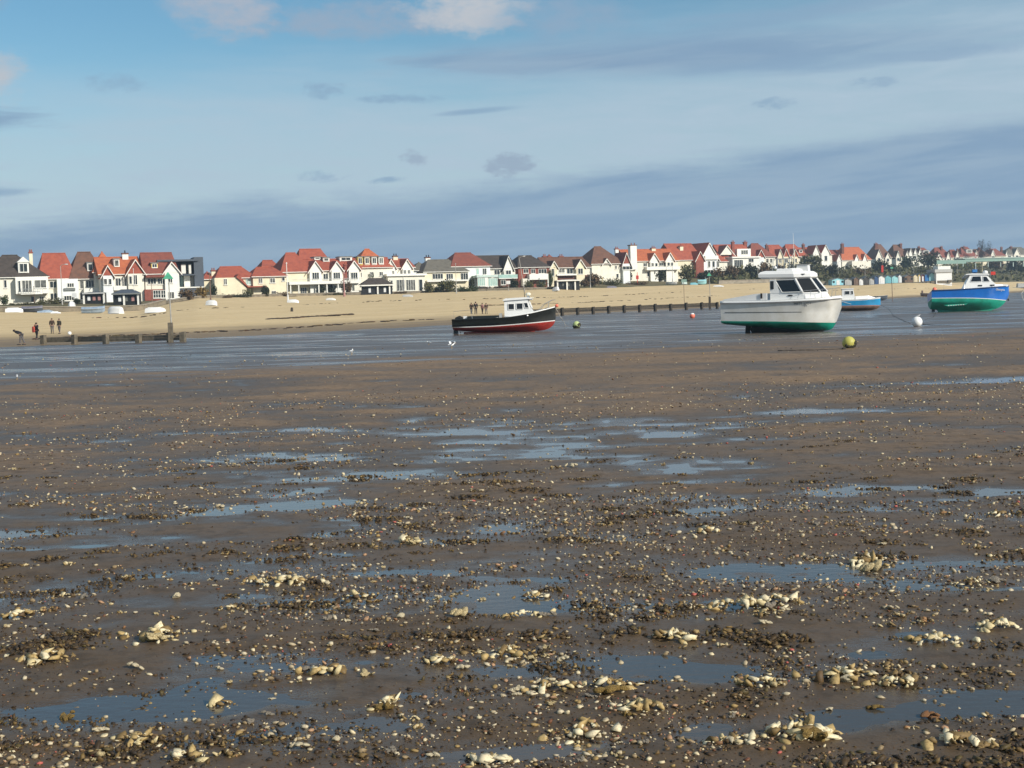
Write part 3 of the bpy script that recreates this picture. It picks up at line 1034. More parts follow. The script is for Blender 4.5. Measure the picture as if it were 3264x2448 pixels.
class House:
    def __init__(self, uc, base_v, D, yaw, label, short, cat='house', name='seafront_house'):
        self.o = at(uc, base_v, D)
        self.yaw = R(yaw)
        self.root = empty(name, self.o, self.yaw, label, cat, 'houses along the seafront' if cat == 'house' else None)
        self.c, self.s = math.cos(self.yaw), math.sin(self.yaw)
        SHORTS.append((uc, short))
        self.depth = 9.0

    def L(self, u, v, y=0.0):
        d = ray(u, v)
        # local frame of ray origin and direction
        e = EYE - self.o
        ex, ey = e.x * self.c + e.y * self.s, -e.x * self.s + e.y * self.c
        dx_, dy_ = d.x * self.c + d.y * self.s, -d.x * self.s + d.y * self.c
        t_ = (y - ey) / dy_
        return ex + dx_ * t_, e.z + d.z * t_

    def rect(self, u0, u1, v0, v1, y=0.0):
        vm, um = (v0 + v1) / 2, (u0 + u1) / 2
        return self.L(u0, vm, y)[0], self.L(u1, vm, y)[0], self.L(um, v1, y)[1], self.L(um, v0, y)[1]

    def block(self, u0, u1, ve, wall='render_white', depth=None, y0=0.0, roof=None, vr=None, vb=None, rm='tile_red', name='wall', left=None, inset=None):
        depth = depth or self.depth
        self.depth_last = depth
        um = (u0 + u1) / 2
        x0, x1 = self.L(u0, ve, y0)[0], self.L(u1, ve, y0)[0]
        ze = self.L(um, ve, y0)[1]
        zb = -2.5 if vb is None else self.L(um, vb, y0)[1]
        w = MB().box(x0, x1, y0, y0 + depth, zb, ze).build(name, wall, self.root)
        self.last = (x0, x1, y0, y0 + depth, ze, ze)
        if roof:
            zr = self.L(um, vr, y0 + depth * 0.5)[1]
            self.roof(x0, x1, y0, y0 + depth, ze, zr, roof, rm, inset)
        return w

    def roof(self, x0, x1, y0, y1, ze, zr, kind, rm, inset=None):
        o = 0.4
        a0, a1, b0, b1 = x0 - o, x1 + o, y0 - o, y1 + o
        ym, xm = (y0 + y1) / 2, (x0 + x1) / 2
        zl = ze - 0.12
        mb = MB()
        base = [(a0, b0, zl), (a1, b0, zl), (a1, b1, zl), (a0, b1, zl), (a0, b0, ze + .06), (a1, b0, ze + .06), (a1, b1, ze + .06), (a0, b1, ze + .06)]
        fs = [(3, 2, 1, 0), (0, 1, 5, 4), (1, 2, 6, 5), (2, 3, 7, 6), (3, 0, 4, 7)]
        if kind == 'hip':
            ins = min((a1 - a0) * 0.48, (b1 - b0) * 0.5) if inset is None else (a1 - a0) * inset
            top = [(a0 + ins, ym, zr), (a1 - ins, ym, zr)]
            fs += [(4, 5, 9, 8), (6, 7, 8, 9), (5, 6, 9), (7, 4, 8)]
        elif kind == 'gx':
            top = [(a0, ym, zr), (a1, ym, zr)]
            fs += [(4, 5, 9, 8), (6, 7, 8, 9), (5, 6, 9), (7, 4, 8)]
        elif kind == 'gy':
            top = [(xm, b0, zr), (xm, b1, zr)]
            fs += [(5, 6, 9, 8), (7, 4, 8, 9), (4, 5, 8), (6, 7, 9)]
        elif kind == 'halfhip':
            i2 = (a1 - a0) * 0.14
            top = [(a0 + i2, ym, zr), (a1 - i2, ym, zr)]
            fs += [(4, 5, 9, 8), (6, 7, 8, 9), (5, 6, 9), (7, 4, 8)]
        elif kind == 'flat':
            top = []
            base[4:] = [(x, y, zr) for (x, y, z) in base[4:]]
            fs += [(4, 5, 6, 7)]
        r = MB().add(base + top, fs).build('roof', rm, self.root)
        if kind in ('hip', 'gx', 'halfhip'):
            rt = MB().tube([Vector(top[0]) + Vector((0, 0, .03)), Vector(top[1]) + Vector((0, 0, .03))], 0.13, 6)
            rt.build('ridge_tiles', rm, r)
        gut = MB().box(a0, a1, b0 - .10, b0 - .005, ze - .10, ze + .03)
        gut.build('gutter', 'white_paint', r)
        self.lastroof = (x0, x1, y0, y1, ze, zr)
        return r

    def gable(self, u0, u1, ve, va, wall='render_white', rm='tile_red', proj=0.9, vb=None, barge='white_paint', depth=4.0, infill=None, shaft=True):
        """front-facing gabled bay with bargeboards"""
        um = (u0 + u1) / 2
        y0 = -proj
        x0, x1 = self.L(u0, ve, y0)[0], self.L(u1, ve, y0)[0]
        ze, za = self.L(um, ve, y0)[1], self.L(um, va, y0)[1]
        xm = (x0 + x1) / 2
        h = (x1 - x0) / 2
        if shaft:
            zb = -2.5 if vb is None else self.L(um, vb, y0)[1]
            i = h * 0.12
            MB().box(x0 + i, x1 - i, y0 + .15, depth, zb, ze).build('bay_wall', wall, self.root)
        gp = MB().prism([(x0 + .1, ze), (x1 - .1, ze), (xm, za - .1)], y0 + .12, depth)
        gw = gp.build('gable', infill or wall, self.root)
        sl = (za - ze) / h
        th = 0.22
        r = MB()
        for sgn in (-1, 1):
            xe = xm + sgn * (h + .35)
            zz = ze - sl * .35
            r.prism([(xe, zz), (xm, za), (xm, za + th), (xe, zz + th)], y0 - .12, depth + 1.0)
        ro = r.build('gable_roof', rm, self.root)
        if barge:
            bb = MB()
            for sgn in (-1, 1):
                xe = xm + sgn * (h + .37)
                zz = ze - sl * .37
                bb.prism([(xe, zz - .12), (xm, za - .14), (xm, za + .12), (xe, zz + .16)], y0 - .24, y0 - .125)
            bb.build('bargeboard', barge, ro)
        return gw

    def window(self, u0, u1, v0, v1, y=0.0, n=2, rows=1, fm='white_paint', gm=None, parent=None):
        x0, x1, z0, z1 = self.rect(u0, u1, v0, v1, y)
        f = 0.075
        mb = MB()
        mb.box(x0, x1, y - .10, y + .02, z0, z0 + f)
        mb.box(x0, x1, y - .10, y + .02, z1 - f, z1)
        for i in range(n + 1):
            xx = x0 + (x1 - x0 - f) * i / n
            mb.box(xx, xx + f, y - .098, y + .018, z0 + f, z1 - f)
        for j in range(1, rows):
            zz = z0 + (z1 - z0) * j / rows
            mb.box(x0 + f, x1 - f, y - .092, y + .012, zz - f * .4, zz + f * .4)
        w = mb.build('window', fm, parent or self.root)
        MB().box(x0 + f * .5, x1 - f * .5, y - .05, y + .01, z0 + f * .5, z1 - f * .5).build('pane', gm or random.choice(['glass_dark', 'glass_dark', 'glass_curtain']), w)
        MB().box(x0 - .08, x1 + .08, y - .18, y + .005, z0 - .09, z0 - .003).build('sill', 'white_paint', w)
        return w

    def windows(self, us, w, v0, v1, **k):
        for u in us:
            self.window(u - w / 2, u + w / 2, v0, v1, **k)

    def chimney(self, u0, u1, vt, vb, m='render_white', pots=2, y=4.0, pot='clay_pot', cap='brick_red'):
        x0, x1, z0, z1 = self.rect(u0, u1, vt, vb, y)
        if self.o.y > 440:
            x0, x1 = x0 * .84 + x1 * .16, x0 * .16 + x1 * .84
        w = x1 - x0
        ch = MB().box(x0, x1, y, y + max(.7, w * .7), z0 - 1.2, z1 - .25).build('chimney', m, self.root)
        MB().box(x0 - .1, x1 + .1, y - .1, y + max(.7, w * .7) + .1, z1 - .25, z1).build('chimney_cap', cap, ch)
        for i in range(pots):
            xx = x0 + w * (i + .5) / pots
            MB().tube([(xx, y + .35, z1 - .02), (xx, y + .35, z1 + .5)], .14, 8, .11).build('chimney_pot', pot, ch)
        return ch

    def dormer(self, u0, u1, v0, v1, kind='flat', wall='white_paint', rm='tile_red', n=2, y=None, fm='white_paint'):
        x0, x1, y0, y1, ze, zr = self.lastroof
        zb = self.L((u0 + u1) / 2, v1)[1]
        yy = (y0 + (zb - ze) / max(.1, zr - ze) * (y1 - y0) / 2 - .25) if y is None else y
        a0, a1, z0, z1 = self.rect(u0, u1, v0, v1, yy)
        b_ = MB().box(a0, a1, yy, yy + 3.0, z0 - .6, z1).build('dormer', wall, self.root)
        if kind == 'flat':
            MB().box(a0 - .15, a1 + .15, yy - .2, yy + 3.1, z1 + .002, z1 + .16).build('dormer_roof', 'grey_felt', b_)
        else:
            xm = (a0 + a1) / 2
            MB().prism([(a0 - .2, z1 + .002), (a1 + .2, z1 + .002), (xm, z1 + (a1 - a0) * .55)], yy - .2, yy + 3.2).build('dormer_roof', rm if kind == 'gable' else wall, b_)
        i = (u1 - u0) * .12
        self.window(u0 + i, u1 - i, v0 + (v1 - v0) * .1, v1 - (v1 - v0) * .12, y=yy, n=n, parent=b_, fm=fm)
        return b_

    def slab(self, u0, u1, v0, v1, y0, y1, m, name):
        x0, x1, z0, z1 = self.rect(u0, u1, v0, v1, y0)
        return MB().box(x0, x1, y0, y1, z0, z1).build(name, m, self.root)

    def balcony(self, u0, u1, v0, v1, proj=1.3, m='white_paint', slab=True, bars=0):
        x0, x1, z0, z1 = self.rect(u0, u1, v0, v1, -proj)
        b_ = MB().box(x0, x1, -proj, .02, z0 - .18, z0).build('balcony', 'white_paint', self.root)
        if bars:
            r = MB()
            r.box(x0, x1, -proj, -proj + .06, z1 - .07, z1)
            for i in range(bars + 1):
                xx = x0 + (x1 - x0 - .05) * i / bars
                r.box(xx, xx + .05, -proj + .005, -proj + .055, z0 + .002, z1 - .075)
            r.build('railing', m, b_)
        else:
            MB().box(x0, x1, -proj, -proj + .07, z0 + .003, z1).build('balcony_front', m, b_)
            MB().box(x0 + .001, x0 + .07, -proj + .08, -.03, z0 + .003, z1 - .005).build('balcony_side', m, b_)
        return b_

    def posts(self, us, v0, v1, y=-1.2, w=.16, m='white_paint', name='post'):
        for u in us:
            x, zt = self.L(u, v0, y)
            zb = self.L(u, v1, y)[1]
            MB().box(x - w / 2, x + w / 2, y, y + w, zb, zt).build(name, m, self.root)


YW = 24
# ---- 1: dark-roofed white house at the edge of the view
h = House(60, 968, 268, YW, 'white rendered house with dark roof, white dormer and wide glazed upper bay', 'the dark-roofed white house')
h.block(-70, 150, 884, 'render_white', 9.5, roof='hip', vr=814, rm='tile_dark')
h.dormer(58, 92, 836, 872, 'wall', 'white_paint', n=2)
h.slab(50, 154, 884, 936, -1.6, 0.0, 'white_paint', 'upper_bay')
h.windows([62], 9, 894, 932, y=-1.6, n=1)
h.window(70, 102, 893, 932, y=-1.6, n=3)
h.window(110, 148, 892, 918, y=-1.6, n=2)
h.balcony(66, 136, 920, 935, 2.4, 'steel', bars=9)
h.window(12, 22, 892, 918, n=1)
h.window(126, 140, 945, 964, n=2)
h.window(98, 110, 944, 964, n=1)
h.chimney(93, 104, 803, 830, 'render_cream', 2)
# ---- 2: red hipped house
h = House(190, 966, 276, YW, 'white house under a plain red hipped roof beside the dark-roofed one', 'the plain red hipped house')
h.block(128, 240, 889, 'render_white', 9.5, roof='hip', vr=808, rm='tile_red', inset=.2)
h.slab(183, 250, 889, 962, -1.2, 0, 'render_cool', 'bay')
h.window(214, 236, 902, 916, y=-1.2, n=3)
h.slab(204, 240, 918, 926, -1.5, -1.2, 'grey_felt', 'sunblind')
h.window(204, 236, 942, 958, y=-1.2, n=4)
h.window(158, 182, 896, 918, n=2, gm='glass_dark')
h.window(160, 182, 934, 956, n=2, gm='glass_dark')
# ---- 3: brown-roofed house with band of windows
h = House(285, 966, 278, YW, 'house with tall brown hipped roof, small green-framed dormer and a band of upper windows', 'the brown hipped house')
h.block(225, 338, 889, 'render_white', 9.5, roof='hip', vr=804, rm='tile_brown', inset=.33)
h.dormer(278, 297, 838, 866, 'flat', 'white_paint', n=1)
h.window(254, 268, 894, 921, n=1)
h.window(272, 300, 893, 916, n=3, gm='glass_dark')
h.window(304, 332, 893, 916, n=3, gm='glass_dark')
h.balcony(268, 334, 918, 930, 1.2, 'white_paint')
h.slab(276, 326, 934, 966, -2.5, 0, 'black_paint', 'garage_front')
h.window(254, 266, 932, 955, n=1)
# ---- 4: orange roof with two bargeboard gables
h = House(385, 962, 277, YW, 'white house with orange tile roof and two tile-hung gables edged in white', 'the orange-roofed pair of gables')
h.block(318, 448, 874, 'render_white', 9.5, roof='gx', vr=820, rm='tile_orange')
h.block(300, 372, 868, 'render_white', 7, y0=2.5, roof='hip', vr=803, rm='tile_orange')
h.gable(326, 362, 878, 847, 'render_cool', 'tile_orange', 1.0, infill='tile_red')
h.gable(404, 462, 872, 828, 'render_white', 'tile_orange', 1.3, infill='tile_red')
h.lastroof = (0, 1, 0, 9.5, h.L(385, 874)[1], h.L(385, 820)[1])
h.dormer(363, 381, 826, 852, 'flat', 'white_paint', n=1)
h.chimney(390, 409, 806, 826, 'white_paint', 1, pot='black_paint', cap='brick_brown')
h.window(330, 342, 888, 908, y=-.86, n=1)
h.window(346, 356, 888, 908, y=-.86, n=1)
h.window(368, 385, 886, 912, n=2)
h.window(388, 402, 886, 916, n=2)
h.window(411, 421, 880, 906, y=-1.16, n=1)
h.window(424, 438, 876, 908, y=-1.16, n=2)
h.balcony(362, 404, 912, 922, 1.0, 'white_paint')
# ---- 5: dark red roof, white gable
h = House(505, 960, 279, YW, 'white house with dark red roof, yellow dormer, brick base and one plain white gable', 'the dark red roofed house')
h.block(462, 566, 873, 'render_white', 10, roof='hip', vr=806, rm='tile_darkred', inset=.06)
h.gable(522, 574, 869, 836, 'white_paint', 'tile_darkred', .9)
h.lastroof = (0, 1, 0, 10, h.L(500, 873)[1], h.L(500, 806)[1])
h.dormer(482, 503, 839, 855, 'flat', 'yellow_paint', n=2)
h.slab(466, 524, 877, 884, -1.4, 0, 'tile_darkred', 'porch_roof')
h.window(470, 498, 887, 906, n=3, gm='glass_dark')
h.window(502, 526, 887, 906, n=3, gm='glass_dark')
h.window(537, 550, 888, 902, y=-.76, n=2)
h.slab(462, 520, 922, 958, -1.0, 0, 'brick_red', 'brick_base')
h.window(488, 512, 925, 950, y=-1.0, n=3, rows=2)
h.window(513, 528, 925, 950, y=-1.02, n=2, rows=2)
h.window(536, 556, 930, 952, y=-.76, n=2)
# ---- 6: modern dark block
h = House(590, 958, 284, 18, 'modern house with dark slate tower, flat roof canopy and white boxes', 'the modern slate house')
h.block(524, 618, 876, 'white_paint', 9, y0=1.5, vb=None)
h.block(552, 612, 838, 'slate_cladding', 7, y0=3)
h.slab(500, 632, 827, 833, -1.0, 10, 'slate_cladding', 'roof_canopy')
h.slab(620, 650, 819, 958, -0.6, 6, 'slate_cladding', 'tower')
h.slab(578, 592, 842, 872, 0.2, 3, 'white_paint', 'white_box')
h.slab(602, 610, 842, 872, 0.2, 3, 'white_paint', 'white_box')
h.slab(556, 625, 874, 878, -1.5, 1.5, 'slate_cladding', 'floor_slab')
h.slab(587, 606, 879, 914, 0.2, 1.5, 'white_paint', 'white_box')
h.window(566, 585, 880, 914, y=1.5, n=2, gm='glass_mint', fm='slate_cladding')
h.window(594, 601, 842, 871, y=3, n=1, gm='glass_mint', fm='slate_cladding')
h.window(557, 576, 842, 871, y=3, n=2, gm='glass_dark', fm='slate_cladding')
h.slab(568, 650, 914, 918, -2.5, 0.2, 'white_paint', 'terrace_edge')
h.slab(566, 640, 919, 958, -2.3, 0.0, 'slate_cladding', 'terrace_wall')
# ---- 7: cream house, red roofs, catslide
h = House(790, 950, 300, YW, 'long cream house with red hipped roofs and a catslide roof over its porch', 'the long cream house')
h.block(690, 812, 886, 'render_cream', 8.5, roof='hip', vr=850, rm='tile_red', inset=.24)
h.block(806, 912, 881, 'render_cream', 8, y0=-.8, roof='hip', vr=852, rm='tile_red', inset=.26)
h.block(650, 694, 890, 'render_cream', 7, y0=3, roof='hip', vr=866, rm='tile_red')
x0, z0 = h.L(744, 884)
x1, z1 = h.L(782, 917)
MB().prism([(x0, z0), (x1, z1), (x1 + 4.0, z1), (x1 + 4.0, z1 + .25), (x1, z1 + .25), (x0 + .5, z0 + .55)], -2.6, .4).build('catslide_roof', 'tile_red', h.root)
MB().prism([(x0 + .3, z0 - .1), (x0 - 4.5, z0 - .1), (x0 - 4.5, -2), (x1 - .3, -2), (x1 - .3, z1)], -2.2, .0).build('porch_wall', 'render_cream', h.root)
h.window(713, 724, 888, 908, y=-2.2, n=2)
h.window(783, 800, 884, 908, n=2, gm='glass_mint')
h.window(824, 837, 886, 903, y=-.8, n=2)
h.window(860, 877, 886, 902, y=-.8, n=2)
h.window(866, 880, 926, 944, y=-.8, n=2)
h.window(898, 908, 884, 896, y=-.8, n=1, gm='glass_dark')
h.window(792, 806, 924, 944, n=2, gm='glass_dark')
h.chimney(674, 687, 861, 874, 'render_cream', 2)
# ---- 8: big red roofs with three white gables
h = House(1020, 948, 318, YW, 'large cream house with stepped red roofs, three white gables and long white balcony', 'the large red-roofed house with three gables')
h.block(898, 1000, 867, 'render_cream', 11, roof='hip', vr=806, rm='tile_red', inset=.36)
h.block(955, 1060, 850, 'render_white', 9, y0=8, roof='hip', vr=794, rm='tile_red', inset=.2)
h.block(835, 905, 868, 'render_cream', 9, y0=8, roof='hip', vr=830, rm='tile_red', inset=.3)
h.block(985, 1150, 862, 'render_white', 10, roof='gx', vr=826, rm='tile_red')
for (a, b_, ve, va) in ((985, 1027, 864, 833), (1055, 1092, 860, 834), (1110, 1148, 858, 832)):
    h.gable(a, b_, ve, va, 'white_paint', 'tile_red', 1.0)
    um = (a + b_) / 2
    h.window(um - 11, um + 11, 868, 890, y=-.86, n=3)
h.lastroof = (0, 1, 0, 10, h.L(1060, 862)[1], h.L(1060, 826)[1])
h.dormer(1002, 1022, 820, 828, 'flat', 'white_paint', n=1)
h.dormer(1030, 1050, 821, 834, 'flat', 'white_paint', n=1)
h.dormer(1083, 1122, 819, 832, 'flat', 'white_paint', n=2)
h.slab(922, 1150, 896, 905, -2.4, 0, 'white_paint', 'balcony_deck')
h.balcony(930, 1146, 888, 896, 2.2, 'steel', bars=40)
h.window(958, 978, 916, 942, n=3)
h.window(984, 1010, 914, 944, n=4)
h.window(1048, 1074, 910, 940, n=3, gm='glass_dark')
h.window(1090, 1100, 916, 942, n=1)
h.window(1030, 1046, 872, 892, n=2, gm='glass_dark')
h.posts([926, 952, 1016, 1042, 1078], 905, 948, -2.2, .25)
h.chimney(1098, 1106, 842, 872, 'brick_red', 1, y=-.5)
# ---- 9: orange roof with four dormers
h = House(1190, 942, 330, YW, 'white house with orange pyramid roof and a row of four white dormer windows', 'the house with four dormers')
h.block(1136, 1250, 853, 'render_white', 10, roof='hip', vr=794, rm='tile_orange', inset=.44)
h.block(1130, 1240, 853, 'render_white', 4, y0=-.6, roof='gx', vr=822, rm='tile_red')
h.lastroof = (0, 1, 0, 10, h.L(1190, 853)[1], h.L(1190, 794)[1])
for i, u in enumerate((1148, 1170, 1193, 1215)):
    h.dormer(u - 8, u + 8, 819, 843, 'flat', ['yellow_paint', 'render_cream', 'white_paint', 'white_paint'][i], n=2, y=-.4, fm='white_paint')
h.window(1145, 1154, 868, 884, y=-.6, n=1)
h.windows([1185, 1215], 12, 866, 880, y=-.6, n=2)
# ---- 10: twin white gables with flat fronted block
h = House(1285, 936, 334, YW, 'white house with two small white gables above a flat-roofed glazed front block', 'the flat-fronted white house')
h.block(1228, 1318, 853, 'render_white', 9, roof='gx', vr=826, rm='tile_red')
h.gable(1232, 1262, 853, 827, 'white_paint', 'tile_red', .9)
h.gable(1282, 1314, 853, 827, 'white_paint', 'tile_red', .9)
h.chimney(1254, 1268, 815, 834, 'render_cream', 2, pot='black_paint', cap='brick_brown')
h.windows([1240, 1253], 9, 862, 878, y=-.76, n=2)
h.windows([1291, 1304], 9, 860, 876, y=-.76, n=2)
h.block(1236, 1354, 878, 'render_white', 3.2, y0=-3.2, roof='flat', vr=873, rm='white_paint', name='front_block')
h.window(1264, 1290, 891, 928, y=-3.2, n=3)
h.window(1294, 1324, 891, 926, y=-3.2, n=4)
h.window(1335, 1347, 890, 928, y=-3.2, n=1)
h.window(1245, 1252, 893, 912, y=-3.2, n=1)
# ---- 11: grey-brown bungalow
h = House(1415, 925, 336, YW, 'low house with broad grey-brown hipped roof and a long band of windows', 'the grey-roofed low house')
h.block(1352, 1492, 866, 'render_cream', 10, roof='hip', vr=828, rm='tile_grey', inset=.27)
h.block(1318, 1390, 862, 'render_cool', 8, y0=4, roof='hip', vr=836, rm='tile_grey')
h.window(1378, 1412, 872, 890, n=4, gm='glass_dark')
h.window(1422, 1444, 872, 890, n=3)
h.window(1468, 1492, 870, 892, n=3, gm='glass_dark')
h.slab(1362, 1494, 892, 897, -1.0, 0, 'white_paint', 'window_ledge')
h.chimney(1357, 1372, 819, 838, 'white_paint', 2, pot='black_paint', cap='brick_brown', y=7)
# ---- 12: red hip behind white house with mint glass
h = House(1530, 916, 342, YW, 'white house with broad red hipped roof and mint glass conservatory', 'the white house with the mint conservatory')
h.block(1440, 1562, 849, 'render_cool', 10, roof='hip', vr=806, rm='tile_darkred', inset=.3)
h.chimney(1517, 1528, 822, 838, 'white_paint', 1)
h.windows([1522], 9, 855, 876, n=1, gm='glass_mint')
h.window(1538, 1551, 855, 876, n=2)
h.slab(1520, 1588, 877, 884, -3.0, 0, 'mint_pale', 'conservatory_roof')
h.window(1522, 1546, 886, 912, y=-2.8, n=4, gm='glass_mint')
h.window(1556, 1586, 886, 912, y=-2.8, n=5, gm='glass_mint')
h.slab(1546.5, 1555.5, 884.5, 914, -2.9, -2.5, 'white_paint', 'pier')
# ---- 13: dark roof, tall white gable
h = House(1600, 914, 345, YW, 'white house with dark brown roof and one tall narrow white gable', 'the house with the tall narrow gable')
h.block(1545, 1642, 856, 'render_white', 9, roof='gx', vr=815, rm='tile_dark')
h.gable(1606, 1636, 856, 817, 'white_paint', 'tile_dark', 1.1, barge='white_paint')
h.window(1575, 1592, 860, 876, n=2)
h.window(1612, 1629, 861, 875, y=-.96, n=2)
h.balcony(1590, 1650, 875, 886, 2.0, 'glass_mint')
h.slab(1592, 1648, 888, 914, -1.6, 0, 'brick_brown', 'ground_floor')
h.window(1596, 1612, 892, 908, y=-1.6, n=2, gm='glass_dark')
# ---- 14: brick house
h = House(1700, 912, 350, YW, 'red brick house with dark hipped roof and wide white balcony', 'the red brick house')
h.block(1652, 1750, 852, 'brick_red', 10, roof='hip', vr=815, rm='tile_dark', inset=.3)
h.window(1668, 1684, 857, 871, n=2)
h.window(1692, 1706, 857, 872, n=2)
h.window(1716, 1742, 857, 872, n=3)
h.balcony(1688, 1748, 873, 889, 1.6, 'white_paint')
h.window(1718, 1738, 892, 906, n=2)
h.posts([1686, 1747], 890, 914, -1.5, .25)
h.slab(1666, 1684, 888, 912, -1.0, 0, 'render_white', 'porch')
# ---- 15: brown semi with two cream gables
h = House(1805, 908, 356, YW, 'pair of houses with long brown roof and two tall cream gables with bay windows', 'the brown-roofed pair with cream gables')
h.block(1745, 1880, 853, 'render_white', 9.5, roof='gx', vr=820, rm='tile_brown')
h.block(1735, 1800, 850, 'brick_red', 6, y0=7, roof='hip', vr=812, rm='tile_darkred')
h.gable(1754, 1778, 853, 833, 'render_cream', 'tile_brown', 1.2)
h.gable(1836, 1866, 852, 828, 'render_cream', 'tile_brown', 1.2)
h.window(1758, 1766, 856, 880, y=-1.06, n=1, gm='glass_dark')
h.window(1780, 1800, 855, 870, n=2)
h.window(1806, 1826, 855, 873, n=2, gm='glass_dark')
h.window(1842, 1858, 855, 874, y=-1.06, n=2)
h.slab(1776, 1838, 873, 878, -1.5, 0, 'white_paint', 'balcony_rail')
h.slab(1745, 1880, 878, 906, -.4, 0, 'brick_brown', 'brick_base')
h.chimney(1732, 1742, 816, 832, 'brick_red', 2, y=5)
h.chimney(1784, 1796, 816, 822, 'white_paint', 2, y=5)
# ---- 16: white flank house with brown-red peak
h = House(1930, 898, 372, YW, 'house with peaked brown-red roof and a broad blank white side wall', 'the blank white wall house')
h.block(1886, 1988, 841, 'render_white', 11, roof='hip', vr=786, rm='tile_brown', inset=.4)
h.gable(1922, 1946, 842, 825, 'white_paint', 'tile_brown', .3, shaft=False)
h.window(1960, 1966, 846, 858, n=1)
h.gable(1985, 2010, 840, 806, 'render_cool', 'tile_darkred', 1.0, infill='brick_red')
h.window(1984, 2016, 848, 860, y=-.86, n=3)
h.window(1964, 1972, 872, 886, n=1)
h.chimney(1962, 1972, 792, 806, 'white_paint', 2, y=6)
# ---- 17: orange roof pair
h = House(2085, 892, 388, YW, 'white terrace with bright orange roof, two small gables and a tall white chimney stack', 'the bright orange-roofed terrace')
h.block(2004, 2160, 832, 'render_white', 9.5, roof='gx', vr=795, rm='tile_orange')
h.chimney(2010, 2030, 780, 845, 'white_paint', 2, y=-.8, cap='brick_brown')
h.chimney(2078, 2090, 789, 802, 'render_cream', 2, y=4)
h.gable(2072, 2100, 831, 808, 'white_paint', 'tile_orange', .9)
h.gable(2122, 2150, 830, 806, 'white_paint', 'tile_orange', .9)
h.windows([2080, 2092], 8, 838, 850, y=-.76, n=1)
h.windows([2131, 2142], 8, 836, 848, y=-.76, n=1)
h.window(2100, 2120, 836, 848, n=3, gm='glass_dark')
h.window(2050, 2062, 838, 850, n=2)
h.balcony(2062, 2168, 850, 858, 1.4, 'white_paint')
h.window(2062, 2078, 866, 882, n=2, gm='glass_dark')
h.window(2096, 2110, 866, 882, n=2, gm='glass_mint')
# ---- 18: tall red roofed house with end gable
h = House(2225, 888, 412, 30, 'tall cream house with big red roof and a white gable end with bargeboards', 'the tall cream house with the gable end')
h.block(2156, 2238, 829, 'render_cream', 11, roof='gx', vr=777, rm='tile_red')
h.gable(2232, 2292, 829, 775, 'render_cool', 'tile_red', 1.0, depth=9)
h.gable(2218, 2246, 829, 802, 'brick_red', 'tile_red', 1.6, infill='tile_red')
h.chimney(2168, 2178, 783, 803, 'render_cream', 1, y=3)
h.windows([2260, 2274, 2288], 8, 832, 852, y=-.86, n=1)
h.slab(2248, 2290, 815, 827, -1.4, -.9, 'white_paint', 'gable_band')
h.window(2246, 2282, 860, 874, y=-.86, n=4, gm='glass_dark')
# ---- 19..: smaller houses up the slope
h = House(2365, 866, 470, YW, 'white house with half-timbered gable and two tall brick chimneys', 'the house with two tall brick chimneys')
h.block(2300, 2395, 822, 'render_white', 9, roof='gx', vr=780, rm='tile_red')
h.gable(2296, 2340, 812, 783, 'render_white', 'tile_darkred', .8, shaft=False)
h.slab(2350, 2393, 793, 817, 0, 4, 'white_paint', 'attic_box')
h.window(2362, 2384, 797, 811, y=0, n=3)
h.chimney(2332, 2344, 771, 824, 'brick_red', 2, y=-1)
h.chimney(2370, 2384, 771, 790, 'brick_red', 2, y=4)
h.block(2335, 2420, 821, 'white_paint', 4, y0=-4, roof='flat', vr=818, rm='white_paint', name='front_block')
h.window(2340, 2368, 828, 852, y=-4, n=5)
h.window(2386, 2402, 824, 836, y=-4, n=2, gm='glass_dark')
h.block(2282, 2318, 834, 'render_white', 6, y0=-3, roof='hip', vr=806, rm='tile_red', name='side_wing')
h = House(2435, 862, 500, YW, 'white house with steep red hipped roof and one small red-filled gable', 'the steep red hipped house')
h.block(2392, 2466, 819, 'render_white', 9, roof='hip', vr=776, rm='tile_darkred', inset=.36)
h.gable(2414, 2438, 820, 797, 'render_cool', 'tile_red', .9, infill='tile_red')
h.windows([2446, 2458], 8, 824, 838, n=1)
h.chimney(2441, 2449, 781, 795, 'brick_brown', 2, y=5)
h = House(2485, 860, 530, YW, 'white house with two white-edged gables behind the cruiser aerial', 'the house behind the cruiser aerial')
h.block(2455, 2522, 818, 'render_white', 9, roof='hip', vr=781, rm='tile_red', inset=.26)
h.gable(2479, 2496, 818, 795, 'render_cream', 'tile_red', .9)
h.gable(2497, 2516, 818, 793, 'render_cream', 'tile_red', .9, infill='tile_red')
h.windows([2487, 2506], 9, 824, 838, y=-.76, n=2)
h = House(2540, 856, 560, YW, 'small red-roofed house with dark chimney above the trees', 'the small red house with dark chimney')
h.block(2505, 2575, 818, 'render_white', 9, roof='hip', vr=779, rm='tile_red', inset=.3)
h.gable(2524, 2545, 818, 794, 'render_cream', 'tile_red', .9, infill='tile_red')
h.dormer(2548, 2558, 796, 806, 'flat', n=1)
h.chimney(2557, 2567, 779, 792, 'brick_brown', 2, y=4)
h.windows([2535, 2562], 10, 824, 836, y=-.76, n=2)
h = House(2620, 852, 580, YW, 'bright white house with two pointed white gables and a red roof between', 'the white house with twin points')
h.block(2560, 2610, 816, 'render_white', 8, y0=3, roof='gx', vr=789, rm='tile_red')
h.block(2598, 2652, 812, 'render_white', 9, roof='gx', vr=791, rm='tile_red')
h.gable(2592, 2612, 806, 783, 'white_paint', 'tile_red', .6)
h.gable(2618, 2646, 808, 781, 'white_paint', 'tile_red', 1.0)
h.window(2628, 2637, 815, 832, y=-.86, n=1, gm='glass_dark')
h.window(2600, 2606, 815, 826, y=-.5, n=1)
